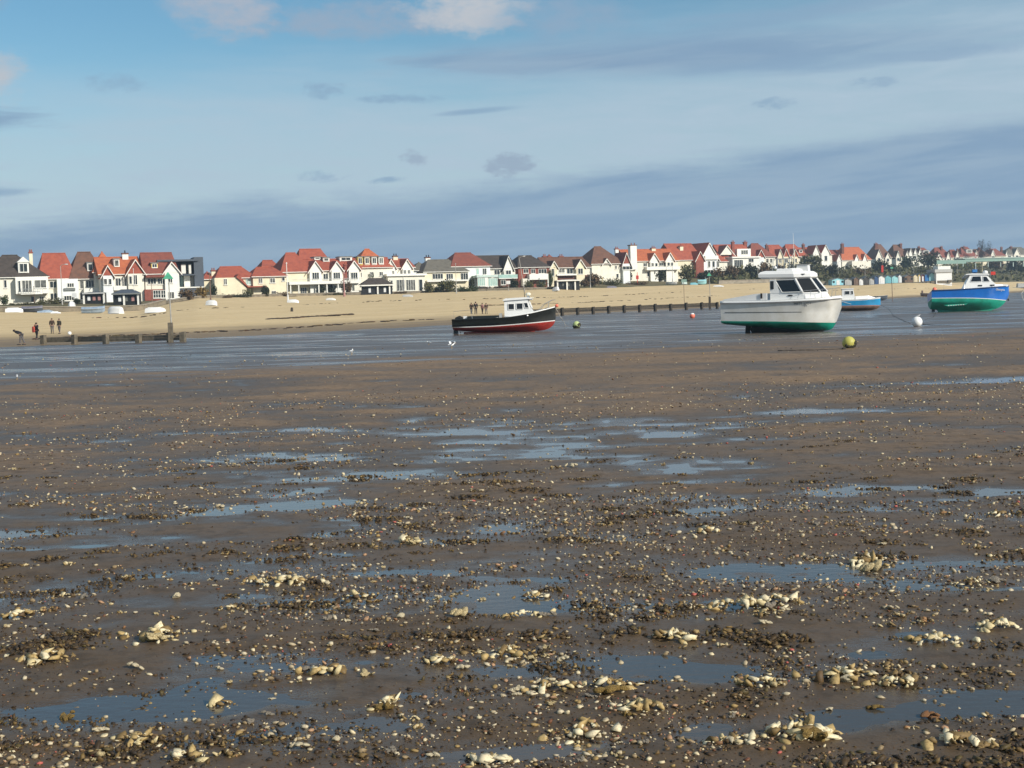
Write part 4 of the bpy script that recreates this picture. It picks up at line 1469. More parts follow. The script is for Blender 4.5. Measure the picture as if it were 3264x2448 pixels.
h = House(2720, 856, 620, YW, 'orange-roofed house with tall chimney, two skylight dormers and low white front', 'the orange house with two skylight dormers')
h.block(2684, 2776, 829, 'render_white', 9, roof='hip', vr=788, rm='tile_orange', inset=.2)
h.block(2652, 2690, 830, 'render_white', 8, y0=2, roof='gx', vr=797, rm='tile_darkred')
h.chimney(2681, 2692, 777, 800, 'brick_brown', 2, y=2)
h.dormer(2701, 2711, 797, 807, 'flat', n=1)
h.dormer(2696, 2705, 811, 819, 'flat', n=1)
h.gable(2724, 2738, 829, 812, 'white_paint', 'tile_orange', .8)
h.gable(2750, 2764, 829, 810, 'white_paint', 'tile_orange', .8)
h.gable(2668, 2682, 828, 812, 'white_paint', 'tile_orange', .8)
h.slab(2716, 2764, 832, 858, -3, -.4, 'render_white', 'front_block')
spec = [
    (2810, 850, 690, 2792, 2842, 822, 779, 'tile_brown', [(2792, 2812, 820, 796), (2822, 2838, 822, 806)], (2788, 2800, 776, 800), 'brown-roofed house with tall dark chimney stack', 'the house with the tall dark stack'),
    (2872, 850, 720, 2852, 2898, 820, 780, 'tile_brown', [(2856, 2870, 820, 800), (2884, 2900, 820, 800)], (2868, 2877, 777, 790), 'dark brown roofed house next to the triple gable', 'the dark house by the triple gable'),
    (2955, 848, 760, 2930, 2978, 818, 790, 'tile_darkred', [], (2926, 2934, 786, 800), 'low red-roofed house with a wide white dormer', 'the house with the wide white dormer'),
    (3010, 846, 780, 2980, 3036, 822, 789, 'tile_darkred', [(2984, 3004, 826, 806), (3016, 3030, 824, 804)], (2998, 3006, 786, 794), 'house with mint-edged gable beside a round dark tree', 'the mint-gabled house'),
    (3052, 844, 800, 3034, 3070, 820, 796, 'tile_darkred', [(3046, 3058, 818, 800)], (3050, 3056, 794, 802), 'small dull red house with single white gable', 'the small dull red house'),
    (3090, 842, 815, 3066, 3116, 818, 787, 'tile_darkred', [], (3070, 3078, 786, 796), 'red hipped house with white dormer beside the bare tree', 'the red house by the bare tree'),
    (3140, 840, 830, 3104, 3160, 818, 794, 'tile_brown', [(3106, 3118, 816, 798)], (3118, 3126, 790, 800), 'brown house half hidden by the bare tree', 'the house behind the bare tree'),
    (3178, 838, 845, 3156, 3206, 816, 793, 'tile_darkred', [(3158, 3172, 814, 796)], (3190, 3197, 788, 804), 'dull red house with dark chimney above the mint canopy', 'the dull red house above the mint canopy'),
    (3238, 838, 870, 3206, 3300, 812, 788, 'tile_grey', [(3202, 3216, 822, 798), (3232, 3252, 812, 792)], (3220, 3228, 786, 800), 'grey-roofed white house at the far end of the row', 'the grey-roofed end house'),
]
for (uc, vb, D, u0, u1, ve, vr, rm, gs, ch, lb, sh) in spec:
    h = House(uc, vb, D, YW, lb, sh)
    h.block(u0, u1, ve, 'render_cream' if len(gs) % 2 else 'render_white', 9, roof='hip', vr=vr, rm=rm, inset=.3)
    for (a, b_, e, p) in gs:
        h.gable(a, b_, e, p, 'render_white', rm, .8)
        h.window((a + b_) / 2 - 4, (a + b_) / 2 + 4, e + 2, e + 12, y=-.66, n=1, gm='glass_dark')
    if not gs:
        um = (u0 + u1) / 2
        h.dormer(um - 10, um + 8, vr + 8, vr + 20, 'flat', n=3)
    h.window(u0 + 6, u0 + 16, ve + 3, ve + 12, n=2)
    h.window(u1 - 16, u1 - 6, ve + 3, ve + 12, n=2)
    h.chimney(*ch, 'brick_brown', 2, y=3)
h = House(2918, 848, 735, YW, 'white house front with three sharp white gables in a row', 'the triple-gabled white house')
h.block(2894, 2942, 812, 'render_white', 9, roof='gx', vr=796, rm='tile_brown')
for a in (2896, 2911, 2926):
    h.gable(a, a + 14, 812, 792, 'white_paint', 'tile_brown', .7)
    h.window(a + 4, a + 10, 816, 826, y=-.56, n=1, gm='glass_dark')
h.slab(2900, 2938, 828, 842, -2.0, -.4, 'render_white', 'front_block')

# ---- long mint canopy on the slope and the stepped white kiosk
h = House(3150, 842, 640, 20, 'long pale mint-green canopy roof running along the slope', 'the mint canopy', 'shelter', 'long_shelter')
h.slab(3076, 3330, 822, 832, -2, 5, 'mint', 'canopy_roof')
h.slab(3070, 3336, 820, 822, -2.4, 5.4, 'mint_pale', 'canopy_edge')
h.slab(2986, 3080, 829, 841, -4, -2.1, 'mint', 'lower_canopy')
h.posts([3070, 3110, 3150, 3190, 3230, 3262], 836, 850, -1.5, .3, 'mint_pale')
h = House(3005, 895, 452, 12, 'stepped white kiosk building standing behind the beach huts', 'the white kiosk', 'kiosk', 'white_kiosk')
h.block(2984, 3034, 868, 'hut_white', 5, y0=2)
h.slab(2990, 3030, 848, 858, 3, 6, 'white_paint', 'upper_step')
h.slab(2980, 3036, 858, 868, 1.6, 7, 'hut_grey', 'stepped_roof')

# ---- promenade shelters
def shelter(uc, base_v, D, u0, u1, v_e, v_r, label, short, posts, roofm='grey_felt', glass='black_paint', fascia='white_paint', yaw=10):
    h = House(uc, base_v, D, yaw, label, short, 'shelter', 'promenade_shelter')
    x0, x1 = h.L(u0, v_e)[0], h.L(u1, v_e)[0]
    ze = h.L(uc, v_e)[1]
    zr = h.L(uc, v_r, 2)[1]
    w = x1 - x0
    MB().box(x0 + w * .04, x1 - w * .04, .5, 4.2, -.6, ze - .05).build('back_wall', glass, h.root)
    base = [(x0, -.3, ze), (x1, -.3, ze), (x1, 5, ze), (x0, 5, ze), (x0 + w * .3, 2.2, zr), (x1 - w * .3, 2.2, zr)]
    MB().add(base, [(3, 2, 1, 0), (0, 1, 5, 4), (2, 3, 4, 5), (1, 2, 5), (3, 0, 4)]).build('roof', roofm, h.root)
    MB().box(x0, x1, -.38, -.305, ze - .22, ze + .04).build('fascia', fascia, h.root)
    for u in posts:
        x = h.L(u, base_v)[0]
        MB().box(x - .16, x + .16, 0.0, .3, -.8, ze - .003).build('post', 'white_paint', h.root)
    n = 7
    for i in range(n):
        xx = x0 + w * (.1 + .8 * (i + .5) / n)
        if i % 2:
            MB().box(xx - .25, xx + .25, .42, .495, .9, ze - .6).build('notice', random.choice(['hut_white', 'cloth_pink', 'glass_curtain']), h.root)
    return h


shelter(400, 976, 258, 355, 447, 935, 922, 'black promenade shelter with grey roof between the dinghies and orange-roofed house', 'the black shelter', (396, 441), 'slate_cladding', fascia='grey_felt')
shelter(300, 973, 262, 262, 334, 933, 930, 'dark open kiosk front beside the black shelter', 'the dark kiosk', (268, 332), 'slate_cladding', fascia='hut_grey')
h = shelter(1200, 945, 312, 1150, 1256, 908, 886, 'dark hipped pavilion with white fascia and pale posts on the promenade', 'the promenade pavilion', (1205, 1243), 'tile_dark', yaw=16)
h.slab(1130, 1152, 909, 926, 0, 3, 'render_white', 'side_wall')
h.slab(1180, 1212, 938, 946, -1.2, -1.0, 'hut_cyan', 'low_screen')
shelter(1812, 924, 338, 1774, 1852, 893, 891, 'flat-roofed dark shelter with white posts below the brown-roofed pair', 'the flat dark shelter', (1778, 1808, 1834), 'white_paint')

# ---- sea wall along the head of the beach
def wall_run(u0, u1, n, hgt, label, name='sea_wall', off=1.0, m='prom_wall', cope='concrete', thick=.5):
    root = None
    for i in range(n):
        ua, ub = u0 + (u1 - u0) * i / n, u0 + (u1 - u0) * (i + 1) / n
        pa = [(uu - CU) / FPX * (interp(BACK, uu, 1) + off) for uu in (ua, ub)]
        A = Vector((pa[0], interp(BACK, ua, 1) + off, interp(BACK, ua, 2)))
        B = Vector((pa[1], interp(BACK, ub, 1) + off, interp(BACK, ub, 2)))
        if root is None:
            root = empty(name, A, 0, label, 'wall')
        A -= root.location
        B -= root.location
        nrm = Vector((-(B - A).y, (B - A).x, 0)).normalized() * thick
        vs = []
        for p in (A, B):
            for q_ in (p, p + nrm):
                vs += [(q_.x, q_.y, p.z - 1.2), (q_.x, q_.y, p.z + hgt)]
        MB().add(vs, [(0, 4, 5, 1), (2, 3, 7, 6), (1, 5, 7, 3), (0, 1, 3, 2), (4, 6, 7, 5)]).build('wall_section', m, root)
        nn = nrm.normalized() * .12
        vs = []
        for p in (A, B):
            for q_ in (p - nn, p + nrm + nn):
                vs += [(q_.x, q_.y, p.z + hgt + .003), (q_.x, q_.y, p.z + hgt + .16)]
        MB().add(vs, [(0, 4, 5, 1), (2, 3, 7, 6), (1, 5, 7, 3), (0, 1, 3, 2), (4, 6, 7, 5), (0, 2, 6, 4)]).build('coping', cope, root)
    return root


wall_run(-300, 540, 12, .75, 'weathered sea wall behind the row of upturned dinghies')
wall_run(548, 1160, 10, .45, 'low sea wall edging the sand below the long cream house')
wall_run(1256, 1780, 8, .4, 'low garden wall edging the sand behind the black workboat', off=3)
wall_run(2300, 2640, 5, .9, 'pale promenade wall behind the white cruiser', m='concrete')
# ================================================================== vegetation
def leaf_mesh(seed, n, size, shape='round', sparse=False):
    rr = np.random.default_rng(seed)
    lobes = rr.normal(0, 0.33, (7, 3)) * np.array([1, 1, .6]) + np.array([0, 0, .55])
    lr = rr.uniform(.34, .56, 7)
    k = rr.integers(0, 7, n)
    d = rr.normal(0, 1, (n, 3))
    d /= np.linalg.norm(d, axis=1)[:, None]
    rad = lr[k] * (rr.random(n) ** (0.33 if not sparse else .55))
    c = lobes[k] + d * rad[:, None]
    if shape == 'hedge':
        c = np.stack([rr.uniform(-1, 1, n), rr.uniform(-.5, .5, n), np.abs(rr.normal(.45, .28, n))], 1)
        c[:, 2] *= 0.75 + 0.35 * fbm(c[:, 0] * 3, c[:, 1] * 2, seed, 2)
    c[:, 2] = np.maximum(c[:, 2], 0.02)
    a = rr.normal(0, 1, (n, 3))
    a /= np.linalg.norm(a, axis=1)[:, None]
    b = np.cross(a, rr.normal(0, 1, (n, 3)))
    b /= np.linalg.norm(b, axis=1)[:, None]
    s = size * rr.uniform(.6, 1.4, n)[:, None]
    if sparse:
        b = b * .18
    q = np.stack([c - a * s, c + b * s * .6, c + a * s, c - b * s * .6], 1).reshape(-1, 3)
    f = np.arange(n * 4).reshape(n, 4)
    return q, f


LEAFV = {}
for key, sh in (('round', 'round'), ('round2', 'round'), ('hedge', 'hedge'), ('bare', 'round')):
    LEAFV[key] = leaf_mesh({'round': 1, 'round2': 2, 'hedge': 3, 'bare': 4}[key], {'bare': 900}.get(key, 620), {'bare': .13, 'hedge': .085}.get(key, .105), sh, key == 'bare')
LEAFMESH = {}


def leaf_data(key, m):
    if (key, m) not in LEAFMESH:
        o = soup_mesh('foliage', *LEAFV[key], M[m])
        LEAFMESH[(key, m)] = o.data
        bpy.data.objects.remove(o)
    return LEAFMESH[(key, m)]


stemb = MB()
for (dx_, dy_) in ((0, 0), (.16, .1), (-.18, .05), (.05, -.17)):
    stemb.tube([(dx_ * .3, dy_ * .3, -.12), (dx_, dy_, .35), (dx_ * 2.1, dy_ * 2.1, .75)], .05, 5, .015)
_st = stemb.build('stem', 'bark')
STEM = _st.data
bpy.data.objects.remove(_st)
USED = {}
CNAME = dict(leaf_olive='olive', leaf_green='green', leaf_dark='dark green', leaf_brown='brown', leaf_gold='golden brown', leaf_lime='lime green', leaf_bare='bare brown')


def shrub(u, vb, w, hh, m, key=None, label=None, tree=False):
    p = hit(u, vb)
    db, dh = interp(BACK, u, 1), interp(HOUSE, u, 1)
    D = min(max(p.y, db + 2.5), dh - 4)
    q_ = at(u, vb, D)
    gz = ground_at(q_.x, q_.y)
    ppm = FPX / D
    key = key or ('hedge' if w > 2.2 * hh else random.choice(['round', 'round2']))
    nm = 'shrub' if not tree else 'tree'
    if label is None:
        near = min(SHORTS, key=lambda s: abs(s[0] - u))[1]
        adj = 'long low' if key == 'hedge' else ('tall' if hh > w else ('broad' if w > 1.4 * hh else 'rounded'))
        for ad in [adj, 'ragged', 'dense', 'thick', 'small']:
            label = '%s %s %s growing in front of %s' % (ad, CNAME[m], nm if key != 'hedge' else 'hedge', near)
            if label not in USED:
                break
    USED[label] = 1
    root = empty(nm, (q_.x, q_.y, gz), random.uniform(-.4, .4) if key == 'hedge' else random.uniform(0, 6.28), label, nm, 'shrubs and trees behind the beach')
    top = at(u, vb - hh, D).z - gz
    f = bpy.data.objects.new('crown' if tree else 'foliage', leaf_data(key, m))
    COL.objects.link(f)
    f.parent = root
    wm_ = w / ppm / 2
    lift = top * .25 if tree else 0
    f.location = (0, 0, lift)
    f.scale = (wm_ * (1.15 if key != 'hedge' else 1.0), wm_ * (1.15 if key != 'hedge' else .7), max(.4, (top - lift) * .86))
    s = bpy.data.objects.new('trunk' if tree else 'stem', STEM)
    COL.objects.link(s)
    s.parent = root
    s.scale = (wm_ * .8, wm_ * .8, max(.4, top))
    return root


for a in [
    (16, 966, 30, 26, 'leaf_green'), (88, 972, 110, 13, 'leaf_olive'), (165, 968, 80, 26, 'leaf_olive'), (246, 970, 30, 20, 'leaf_dark'),
    (603, 956, 66, 36, 'leaf_brown'), (640, 955, 50, 42, 'leaf_gold'), (572, 952, 40, 28, 'leaf_dark'), (680, 936, 24, 30, 'leaf_dark'), (712, 958, 60, 22, 'leaf_brown'),
    (745, 956, 110, 24, 'leaf_dark'), (796, 952, 26, 30, 'leaf_olive'), (815, 918, 18, 22, 'leaf_olive'), (846, 954, 36, 46, 'leaf_dark'), (905, 952, 44, 22, 'leaf_brown'),
    (912, 945, 24, 46, 'leaf_olive'), (1022, 928, 30, 24, 'leaf_dark'), (1060, 926, 30, 26, 'leaf_dark'), (1112, 946, 30, 52, 'leaf_brown'), (1040, 948, 130, 18, 'leaf_olive'),
    (1180, 893, 18, 20, 'leaf_green'), (1242, 930, 30, 34, 'leaf_dark'), (1278, 940, 40, 16, 'leaf_brown'), (1370, 936, 50, 34, 'leaf_olive'), (1395, 938, 40, 28, 'leaf_dark'),
    (1432, 936, 74, 46, 'leaf_olive'), (1502, 916, 26, 34, 'leaf_dark'), (1480, 932, 90, 26, 'leaf_green'), (1562, 926, 130, 18, 'leaf_brown'), (1638, 922, 44, 34, 'leaf_dark'),
    (1686, 922, 34, 28, 'leaf_olive'), (1722, 920, 32, 24, 'leaf_olive'), (1756, 912, 18, 50, 'leaf_green'), (1888, 914, 60, 44, 'leaf_brown'), (1862, 916, 40, 26, 'leaf_brown'), (1945, 910, 74, 32, 'leaf_olive'),
    (2000, 890, 44, 26, 'leaf_dark'), (2030, 908, 70, 14, 'leaf_brown'), (2100, 898, 58, 46, 'leaf_dark'), (2121, 872, 16, 22, 'leaf_green'), (2150, 896, 40, 30, 'leaf_green'), (2192, 898, 72, 54, 'leaf_olive'),
    (2244, 892, 60, 28, 'leaf_dark'), (2290, 894, 54, 40, 'leaf_brown'), (2330, 890, 60, 46, 'leaf_brown'), (2362, 890, 44, 38, 'leaf_olive'), (2396, 886, 60, 46, 'leaf_dark'), (2440, 886, 60, 50, 'leaf_brown'),
    (2486, 872, 50, 30, 'leaf_brown'), (2530, 870, 50, 36, 'leaf_olive'), (2655, 884, 60, 44, 'leaf_dark'), (2618, 876, 60, 36, 'leaf_olive'), (2700, 886, 60, 26, 'leaf_olive'),
    (2740, 884, 50, 30, 'leaf_brown'), (2800, 868, 64, 40, 'leaf_dark'), (2840, 872, 50, 30, 'leaf_green'), (2886, 858, 54, 44, 'leaf_green'), (2925, 872, 60, 26, 'leaf_olive'),
    (3040, 858, 70, 30, 'leaf_lime'), (3092, 856, 80, 34, 'leaf_lime'), (3172, 862, 66, 42, 'leaf_brown'), (3226, 866, 56, 44, 'leaf_dark'), (3255, 872, 40, 30, 'leaf_olive'),
]:
    shrub(*a)
shrub(2590, 866, 96, 56, 'leaf_olive', 'round', 'broad olive tree rising beside the white house with twin points', True)
shrub(2958, 866, 66, 62, 'leaf_dark', 'round2', 'round dark evergreen tree above the beach huts', True)
shrub(3130, 838, 42, 66, 'leaf_bare', 'bare', 'bare round-crowned tree standing above the rooftops', True)
# scrub that nobody could count on the slope
n = 5200
us_ = RNG.uniform(2270, 3500, n)
ss = RNG.uniform(.04, .97, n)
cen = np.zeros((n, 3))
for i in range(n):
    db, dh = interp(BACK, us_[i], 1), interp(HOUSE, us_[i], 1)
    D = db + 3 + (dh - db - 6) * ss[i]
    cen[i] = ((us_[i] - CU) / FPX * D, D, land_z(us_[i], D) + abs(RNG.normal(0, .9)))
a = RNG.normal(0, 1, (n, 3))
a /= np.linalg.norm(a, axis=1)[:, None]
b = np.cross(a, RNG.normal(0, 1, (n, 3)))
b /= np.linalg.norm(b, axis=1)[:, None]
s = RNG.uniform(.35, 1.0, (n, 1))
q4 = np.stack([cen - a * s, cen + b * s * .6, cen + a * s, cen - b * s * .6], 1).reshape(-1, 3)
tag(soup_mesh('hillside_scrub', q4, np.arange(n * 4).reshape(n, 4), M['leaf_olive']), 'tangled olive scrub covering the slope below the far houses', kind='stuff')

# ================================================================== posts, lamps, signs
def pole(u, vt, vb, label, kind='lamp', m='pole_grey', r=.09, lean=0.0, D=None):
    p = hit(u, vb)
    D = D or min(max(p.y, 60), interp(HOUSE, u, 1) - 1)
    q_ = at(u, vb, D)
    z0 = q_.z
    H = at(u, vt, D).z - z0
    root = empty('lamp_post' if kind == 'lamp' else 'pole', (q_.x, q_.y, z0), 0, label, 'lamp post' if kind == 'lamp' else 'pole', rot=(0, -lean, 0))
    MB().tube([(0, 0, -.4), (0, 0, H * .25), (0, 0, H)], r, 8, r * .6).build('shaft', m, root)
    MB().tube([(0, 0, -.3), (0, 0, H * .18)], r * 1.7, 8, r * 1.3).build('base', m, root)
    if kind == 'lamp':
        MB().tube([(0, 0, H - .05), (.35, -.1, H + .25), (1.0, -.25, H + .3)], .05, 6).build('arm', m, root)
        MB().ball((1.15, -.28, H + .28), .34, .16, .10).build('lantern', 'hut_white', root)
    elif kind == 'board':
        MB().box(-.55, .55, -.06, .0, H - .55, H + .1).build('board', 'green_mark', root)
    elif kind == 'ring':
        MB().box(-.35, .35, -.12, 0, H * .45, H * .75).build('ring_housing', 'red_paint', root)
    elif kind == 'sign':
        MB().box(-.45, .45, -.06, 0, H - .75, H).build('sign_plate', 'hut_white', root)
    else:
        MB().ball((0, 0, H + .06), r * 1.5).build('finial', m, root)
    return root


pole(199, 848, 972, 'tall street lamp in front of the plain red hipped house')
pole(110, 915, 965, 'thin dark post before the dark-roofed white house', 'plain', 'pole_rust', .07)
pole(238, 934, 970, 'low pale notice sign beside the dark kiosk', 'sign')
pole(430, 858, 972, 'slim flagpole behind the black shelter', 'plain', 'hut_white', .06)
pole(485, 905, 965, 'thin rusty post before the dark red roofed house', 'plain', 'pole_rust', .07)
pole(672, 872, 964, 'rusty lamp column before the long cream house', 'plain', 'pole_rust', .11)
pole(918, 840, 962, 'pale pole at the corner of the large red-roofed house', 'plain', 'hut_white', .10)
pole(1098, 872, 945, 'pinkish pole before the three-gabled house', 'plain', 'cloth_pink', .16)
pole(1288, 862, 934, 'slim white pole before the flat-fronted house', 'plain', 'hut_white', .07)
pole(1455, 842, 936, 'plain grey lamp column before the grey-roofed low house', 'plain')
pole(1621, 895, 928, 'short pale sign post on the sand behind the workboat', 'sign', r=.06)
pole(1672, 822, 930, 'tall leaning street lamp before the red brick house', lean=.13)
pole(1769, 852, 918, 'creamy flagpole beside the flat dark shelter', 'plain', 'render_cream', .12)
pole(1882, 868, 918, 'grey post at the end of the flat dark shelter', 'plain')
pole(1920, 888, 905, 'short yellow post below the blank white wall', 'plain', 'yellow_paint', .12)
pole(2032, 868, 908, 'red and white post below the orange terrace', 'ring', 'red_paint', .12)
pole(2144, 830, 902, 'grey lamp column before the orange terrace', 'plain')
pole(2330, 848, 890, 'slim lamp column behind the cruiser stern', 'plain')
pole(2416, 846, 890, 'slim lamp column behind the cruiser cabin', 'plain')
pole(2672, 836, 886, 'lamp column behind the first beach huts')
pole(2758, 850, 905, 'thin post between grey beach huts', 'plain')
pole(2813, 828, 900, 'lifebuoy pole behind the white beach hut', 'ring', 'pole_rust', .12)
pole(2843, 852, 880, 'green signal post behind the teal beach hut', 'board', 'pole_grey')
pole(2913, 842, 880, 'grey lamp column behind the cream beach hut', 'plain')
pole(3052, 826, 876, 'grey lamp column beside the blue boat cabin', 'plain')
pole(3110, 806, 862, 'red-headed mast on the slope behind the blue boat', 'ring', 'hut_white', .12)
pole(3131, 832, 866, 'pale lamp column behind the blue boat roof', 'plain', 'hut_cream', .14)
pole(3166, 800, 850, 'white sign mast above the mint canopy', 'sign', r=.12)

# ================================================================== beach huts
HUTS = [(2651, 2692, 886, 910, 'hut_cyan', 'widest pale cyan hut'), (2693, 2716, 888, 910, 'hut_grey', 'grey hut beside the wide cyan one'), (2722, 2738, 883, 910, 'hut_brown', 'dark brown hut between two grey ones'),
        (2739, 2752, 887, 910, 'hut_white', 'pale hut just past the dark brown one'), (2754, 2770, 881, 909, 'hut_dark', 'near-black hut with open front'), (2771, 2787, 886, 908, 'hut_grey', 'grey hut next to the navy one'), (2788, 2800, 878, 907, 'hut_navy', 'narrow navy hut'),
        (2801, 2821, 878, 906, 'hut_white', 'clean white hut beside the navy one'), (2822, 2842, 877, 904, 'hut_teal', 'teal hut'), (2843, 2863, 878, 903, 'hut_aqua', 'bright aqua hut beside the teal one'), (2864, 2875, 874, 902, 'hut_white', 'narrow white hut beside the aqua one'),
        (2883, 2911, 876, 901, 'hut_brown', 'wide light brown hut'), (2912, 2926, 874, 900, 'hut_cream', 'cream hut beside the light brown one'), (2927, 2935, 872, 900, 'hut_yellow', 'thin yellow hut'),
        (2936, 2947, 873, 898, 'hut_maroon', 'maroon hut beside the thin yellow one'), (2948, 2961, 873, 897, 'hut_blue', 'strong blue hut'), (2962, 2979, 869, 896, 'hut_aqua', 'aqua hut beside the strong blue one'),
        (2980, 3017, 871, 895, 'hut_white', 'wide white hut with three dark windows'), (3018, 3030, 873, 893, 'hut_maroon', 'last maroon hut at the end of the row')]
for (u0, u1, v0, v1, m, lb) in HUTS:
    um = (u0 + u1) / 2
    p = hit(um, v1)
    D = min(max(p.y, 415), 455)
    q_ = at(um, v1, D)
    root = empty('beach_hut', q_, R(8), lb + ' in the beach hut row', 'beach hut', 'row of beach huts')
    w = (u1 - u0) / FPX * D / 2 * .97
    H = (v1 - v0) / FPX * D
    he = H * .78
    d = 3.0
    MB().box(-w, w, 0, d, -.8, he).build('wall', m, root)
    MB().prism([(-w, he), (w, he), (0, H - .05)], 0.0, d).build('gable', m, root)
    r_ = MB()
    for s_ in (-1, 1):
        r_.prism([(s_ * (w + .15), he - .08), (0, H), (0, H + .08), (s_ * (w + .15), he)], -.25, d + .1)
    r_.build('roof', 'grey_felt', root)
    dw = min(.5, w * .5)
    dr = MB().box(-dw, dw, -.06, .01, .1, min(2.0, he * .88)).build('door', random.choice(['hut_white', m, m, m]), root)
    MB().box(dw * .6, dw * .8, -.10, -.062, 1.0, 1.1).build('handle', 'steel', dr)
    if w > 1.2:
        for s_ in (-1, 1):
            MB().box(s_ * w * .72 - .3, s_ * w * .72 + .3, -.05, .01, he * .45, he * .8).build('window', 'glass_dark', root)
    MB().box(-w, w, -1.0, -.005, -.8, .08).build('deck', 'timber_grey', root)

# ================================================================== groynes
def groyne(posts, label, hp, planks, gap, m1, m2, beacon=None, name='groyne'):
    P = []
    for (u, v) in posts:
        p = flat_at(u, v)
        P.append(Vector((p.x, p.y, 0)))
    root = empty(name, P[0], 0, label, 'groyne')
    for i, p in enumerate(P):
        q_ = p - root.location
        hh = hp * random.uniform(.92, 1.1)
        d = (P[min(i + 1, len(P) - 1)] - P[max(i - 1, 0)]).normalized()
        n_ = Vector((-d.y, d.x, 0))
        vs = []
        for z in (-.6, hh):
            for (a_, b_) in ((-1, -1), (1, -1), (1, 1), (-1, 1)):
                c_ = q_ + d * .19 * a_ + n_ * .17 * b_ - n_ * .22
                vs.append((c_.x, c_.y, z + (.03 * a_ if z > 0 else 0)))
        MB().add(vs, [(3, 2, 1, 0), (4, 5, 6, 7), (0, 1, 5, 4), (1, 2, 6, 5), (2, 3, 7, 6), (3, 0, 4, 7)]).build('post', m1, root)
    for i in range(len(P) - 1):
        a_, b_ = P[i] - root.location, P[i + 1] - root.location
        d = (b_ - a_).normalized()
        n_ = Vector((-d.y, d.x, 0))
        for k in range(planks):
            z0 = gap + k * .21
            z1 = z0 + .195
            j = random.uniform(-.012, .012)
            vs = []
            for c_ in (a_ + d * .02, b_ - d * .02):
                for (y_, z_) in ((0, z0), (.07, z0), (.07, z1), (0, z1)):
                    e_ = c_ + n_ * (y_ - .02 + j)
                    vs.append((e_.x, e_.y, z_ + j))
            MB().add(vs, [(0, 1, 2, 3), (7, 6, 5, 4), (0, 4, 5, 1), (1, 5, 6, 2), (2, 6, 7, 3), (3, 7, 4, 0)]).build('plank', m2, root)
    if beacon:
        (u, v, v_thick, v_top, top) = beacon
        p = flat_at(u, v)
        q_ = Vector((p.x, p.y, 0)) - root.location
        zt, zz = at(u, v_thick, p.y).z, at(u, v_top, p.y).z
        MB().box(q_.x - .16, q_.x + .16, q_.y - .42, q_.y - .10, -.5, zt).build('beacon_post', m1, root)
        MB().tube([(q_.x + .08, q_.y - .26, zt - .4), (q_.x + .03, q_.y - .26, zz)], .05, 6, .04).build('beacon_pole', 'pole_grey', root)
        w = .36
        MB().add([(q_.x - w, q_.y - .26 - w * .5, zz), (q_.x + w, q_.y - .26 - w * .5, zz), (q_.x + w, q_.y - .26 + w * .5, zz), (q_.x - w, q_.y - .26 + w * .5, zz), (q_.x - .03, q_.y - .26, zz + .5), (q_.x + .03, q_.y - .26, zz + .5)],
                 [(3, 2, 1, 0), (0, 1, 5, 4), (2, 3, 4, 5), (1, 2, 5), (3, 0, 4)]).build('topmark', top, root)
    return root


groyne([(145, 1099), (245, 1097), (345, 1096), (448, 1094), (548, 1092), (588, 1091)], 'weathered timber groyne carrying a green-topped beacon pole, near the walkers', .72, 2, .18, 'timber_grey', 'timber_grey', (548, 1092, 1028, 889, 'green_mark'))
for (u, v) in ((40, 1102), (95, 1100)):
    pass
groyne([(1690 + i * 49.4, 1010.5 - i * 2.15) for i in range(13)], 'long dark timber groyne with open gaps beneath its planks', 1.12, 3, .42, 'timber_wet', 'timber_wet', (2262, 986, 946, 879, 'green_mark'))
p = hit(930, 994)
sroot = empty('stump', p, 0, 'lone wooden stump standing in the sand', 'post')
MB().tube([(0, 0, -.5), (0.02, 0, .35), (.05, 0, .62)], .22, 8, .17).build('shaft', 'timber_wet', sroot)
MB().tube([(.05, 0, .60), (.055, 0, .66)], .14, 8, .09).build('worn_top', 'timber_grey', sroot)
p = hit(2182, 975)
mroot = empty('pole', p, 0, 'slim mooring pole with a green and white board on the sand', 'pole')
zz = at(2182, 897, p.y).z - p.z
MB().tube([(0, 0, -.5), (-.06, 0, zz)], .05, 6).build('shaft', 'pole_rust', mroot)
MB().box(-.5, .5, -.06, .0, zz - .15, zz + .4).build('board', 'mint', mroot)
p = hit(2845, 962)
mroot = empty('pole', p, 0, 'thin dark withy standing in the sand beyond the azure boat', 'pole')
zz = at(2845, 902, p.y).z - p.z
MB().tube([(0, 0, -.5), (-.06, 0, zz)], .06, 6).build('shaft', 'pole_rust', mroot)
MB().ball((-.06, 0, zz), .09).build('finial', 'pole_rust', mroot)
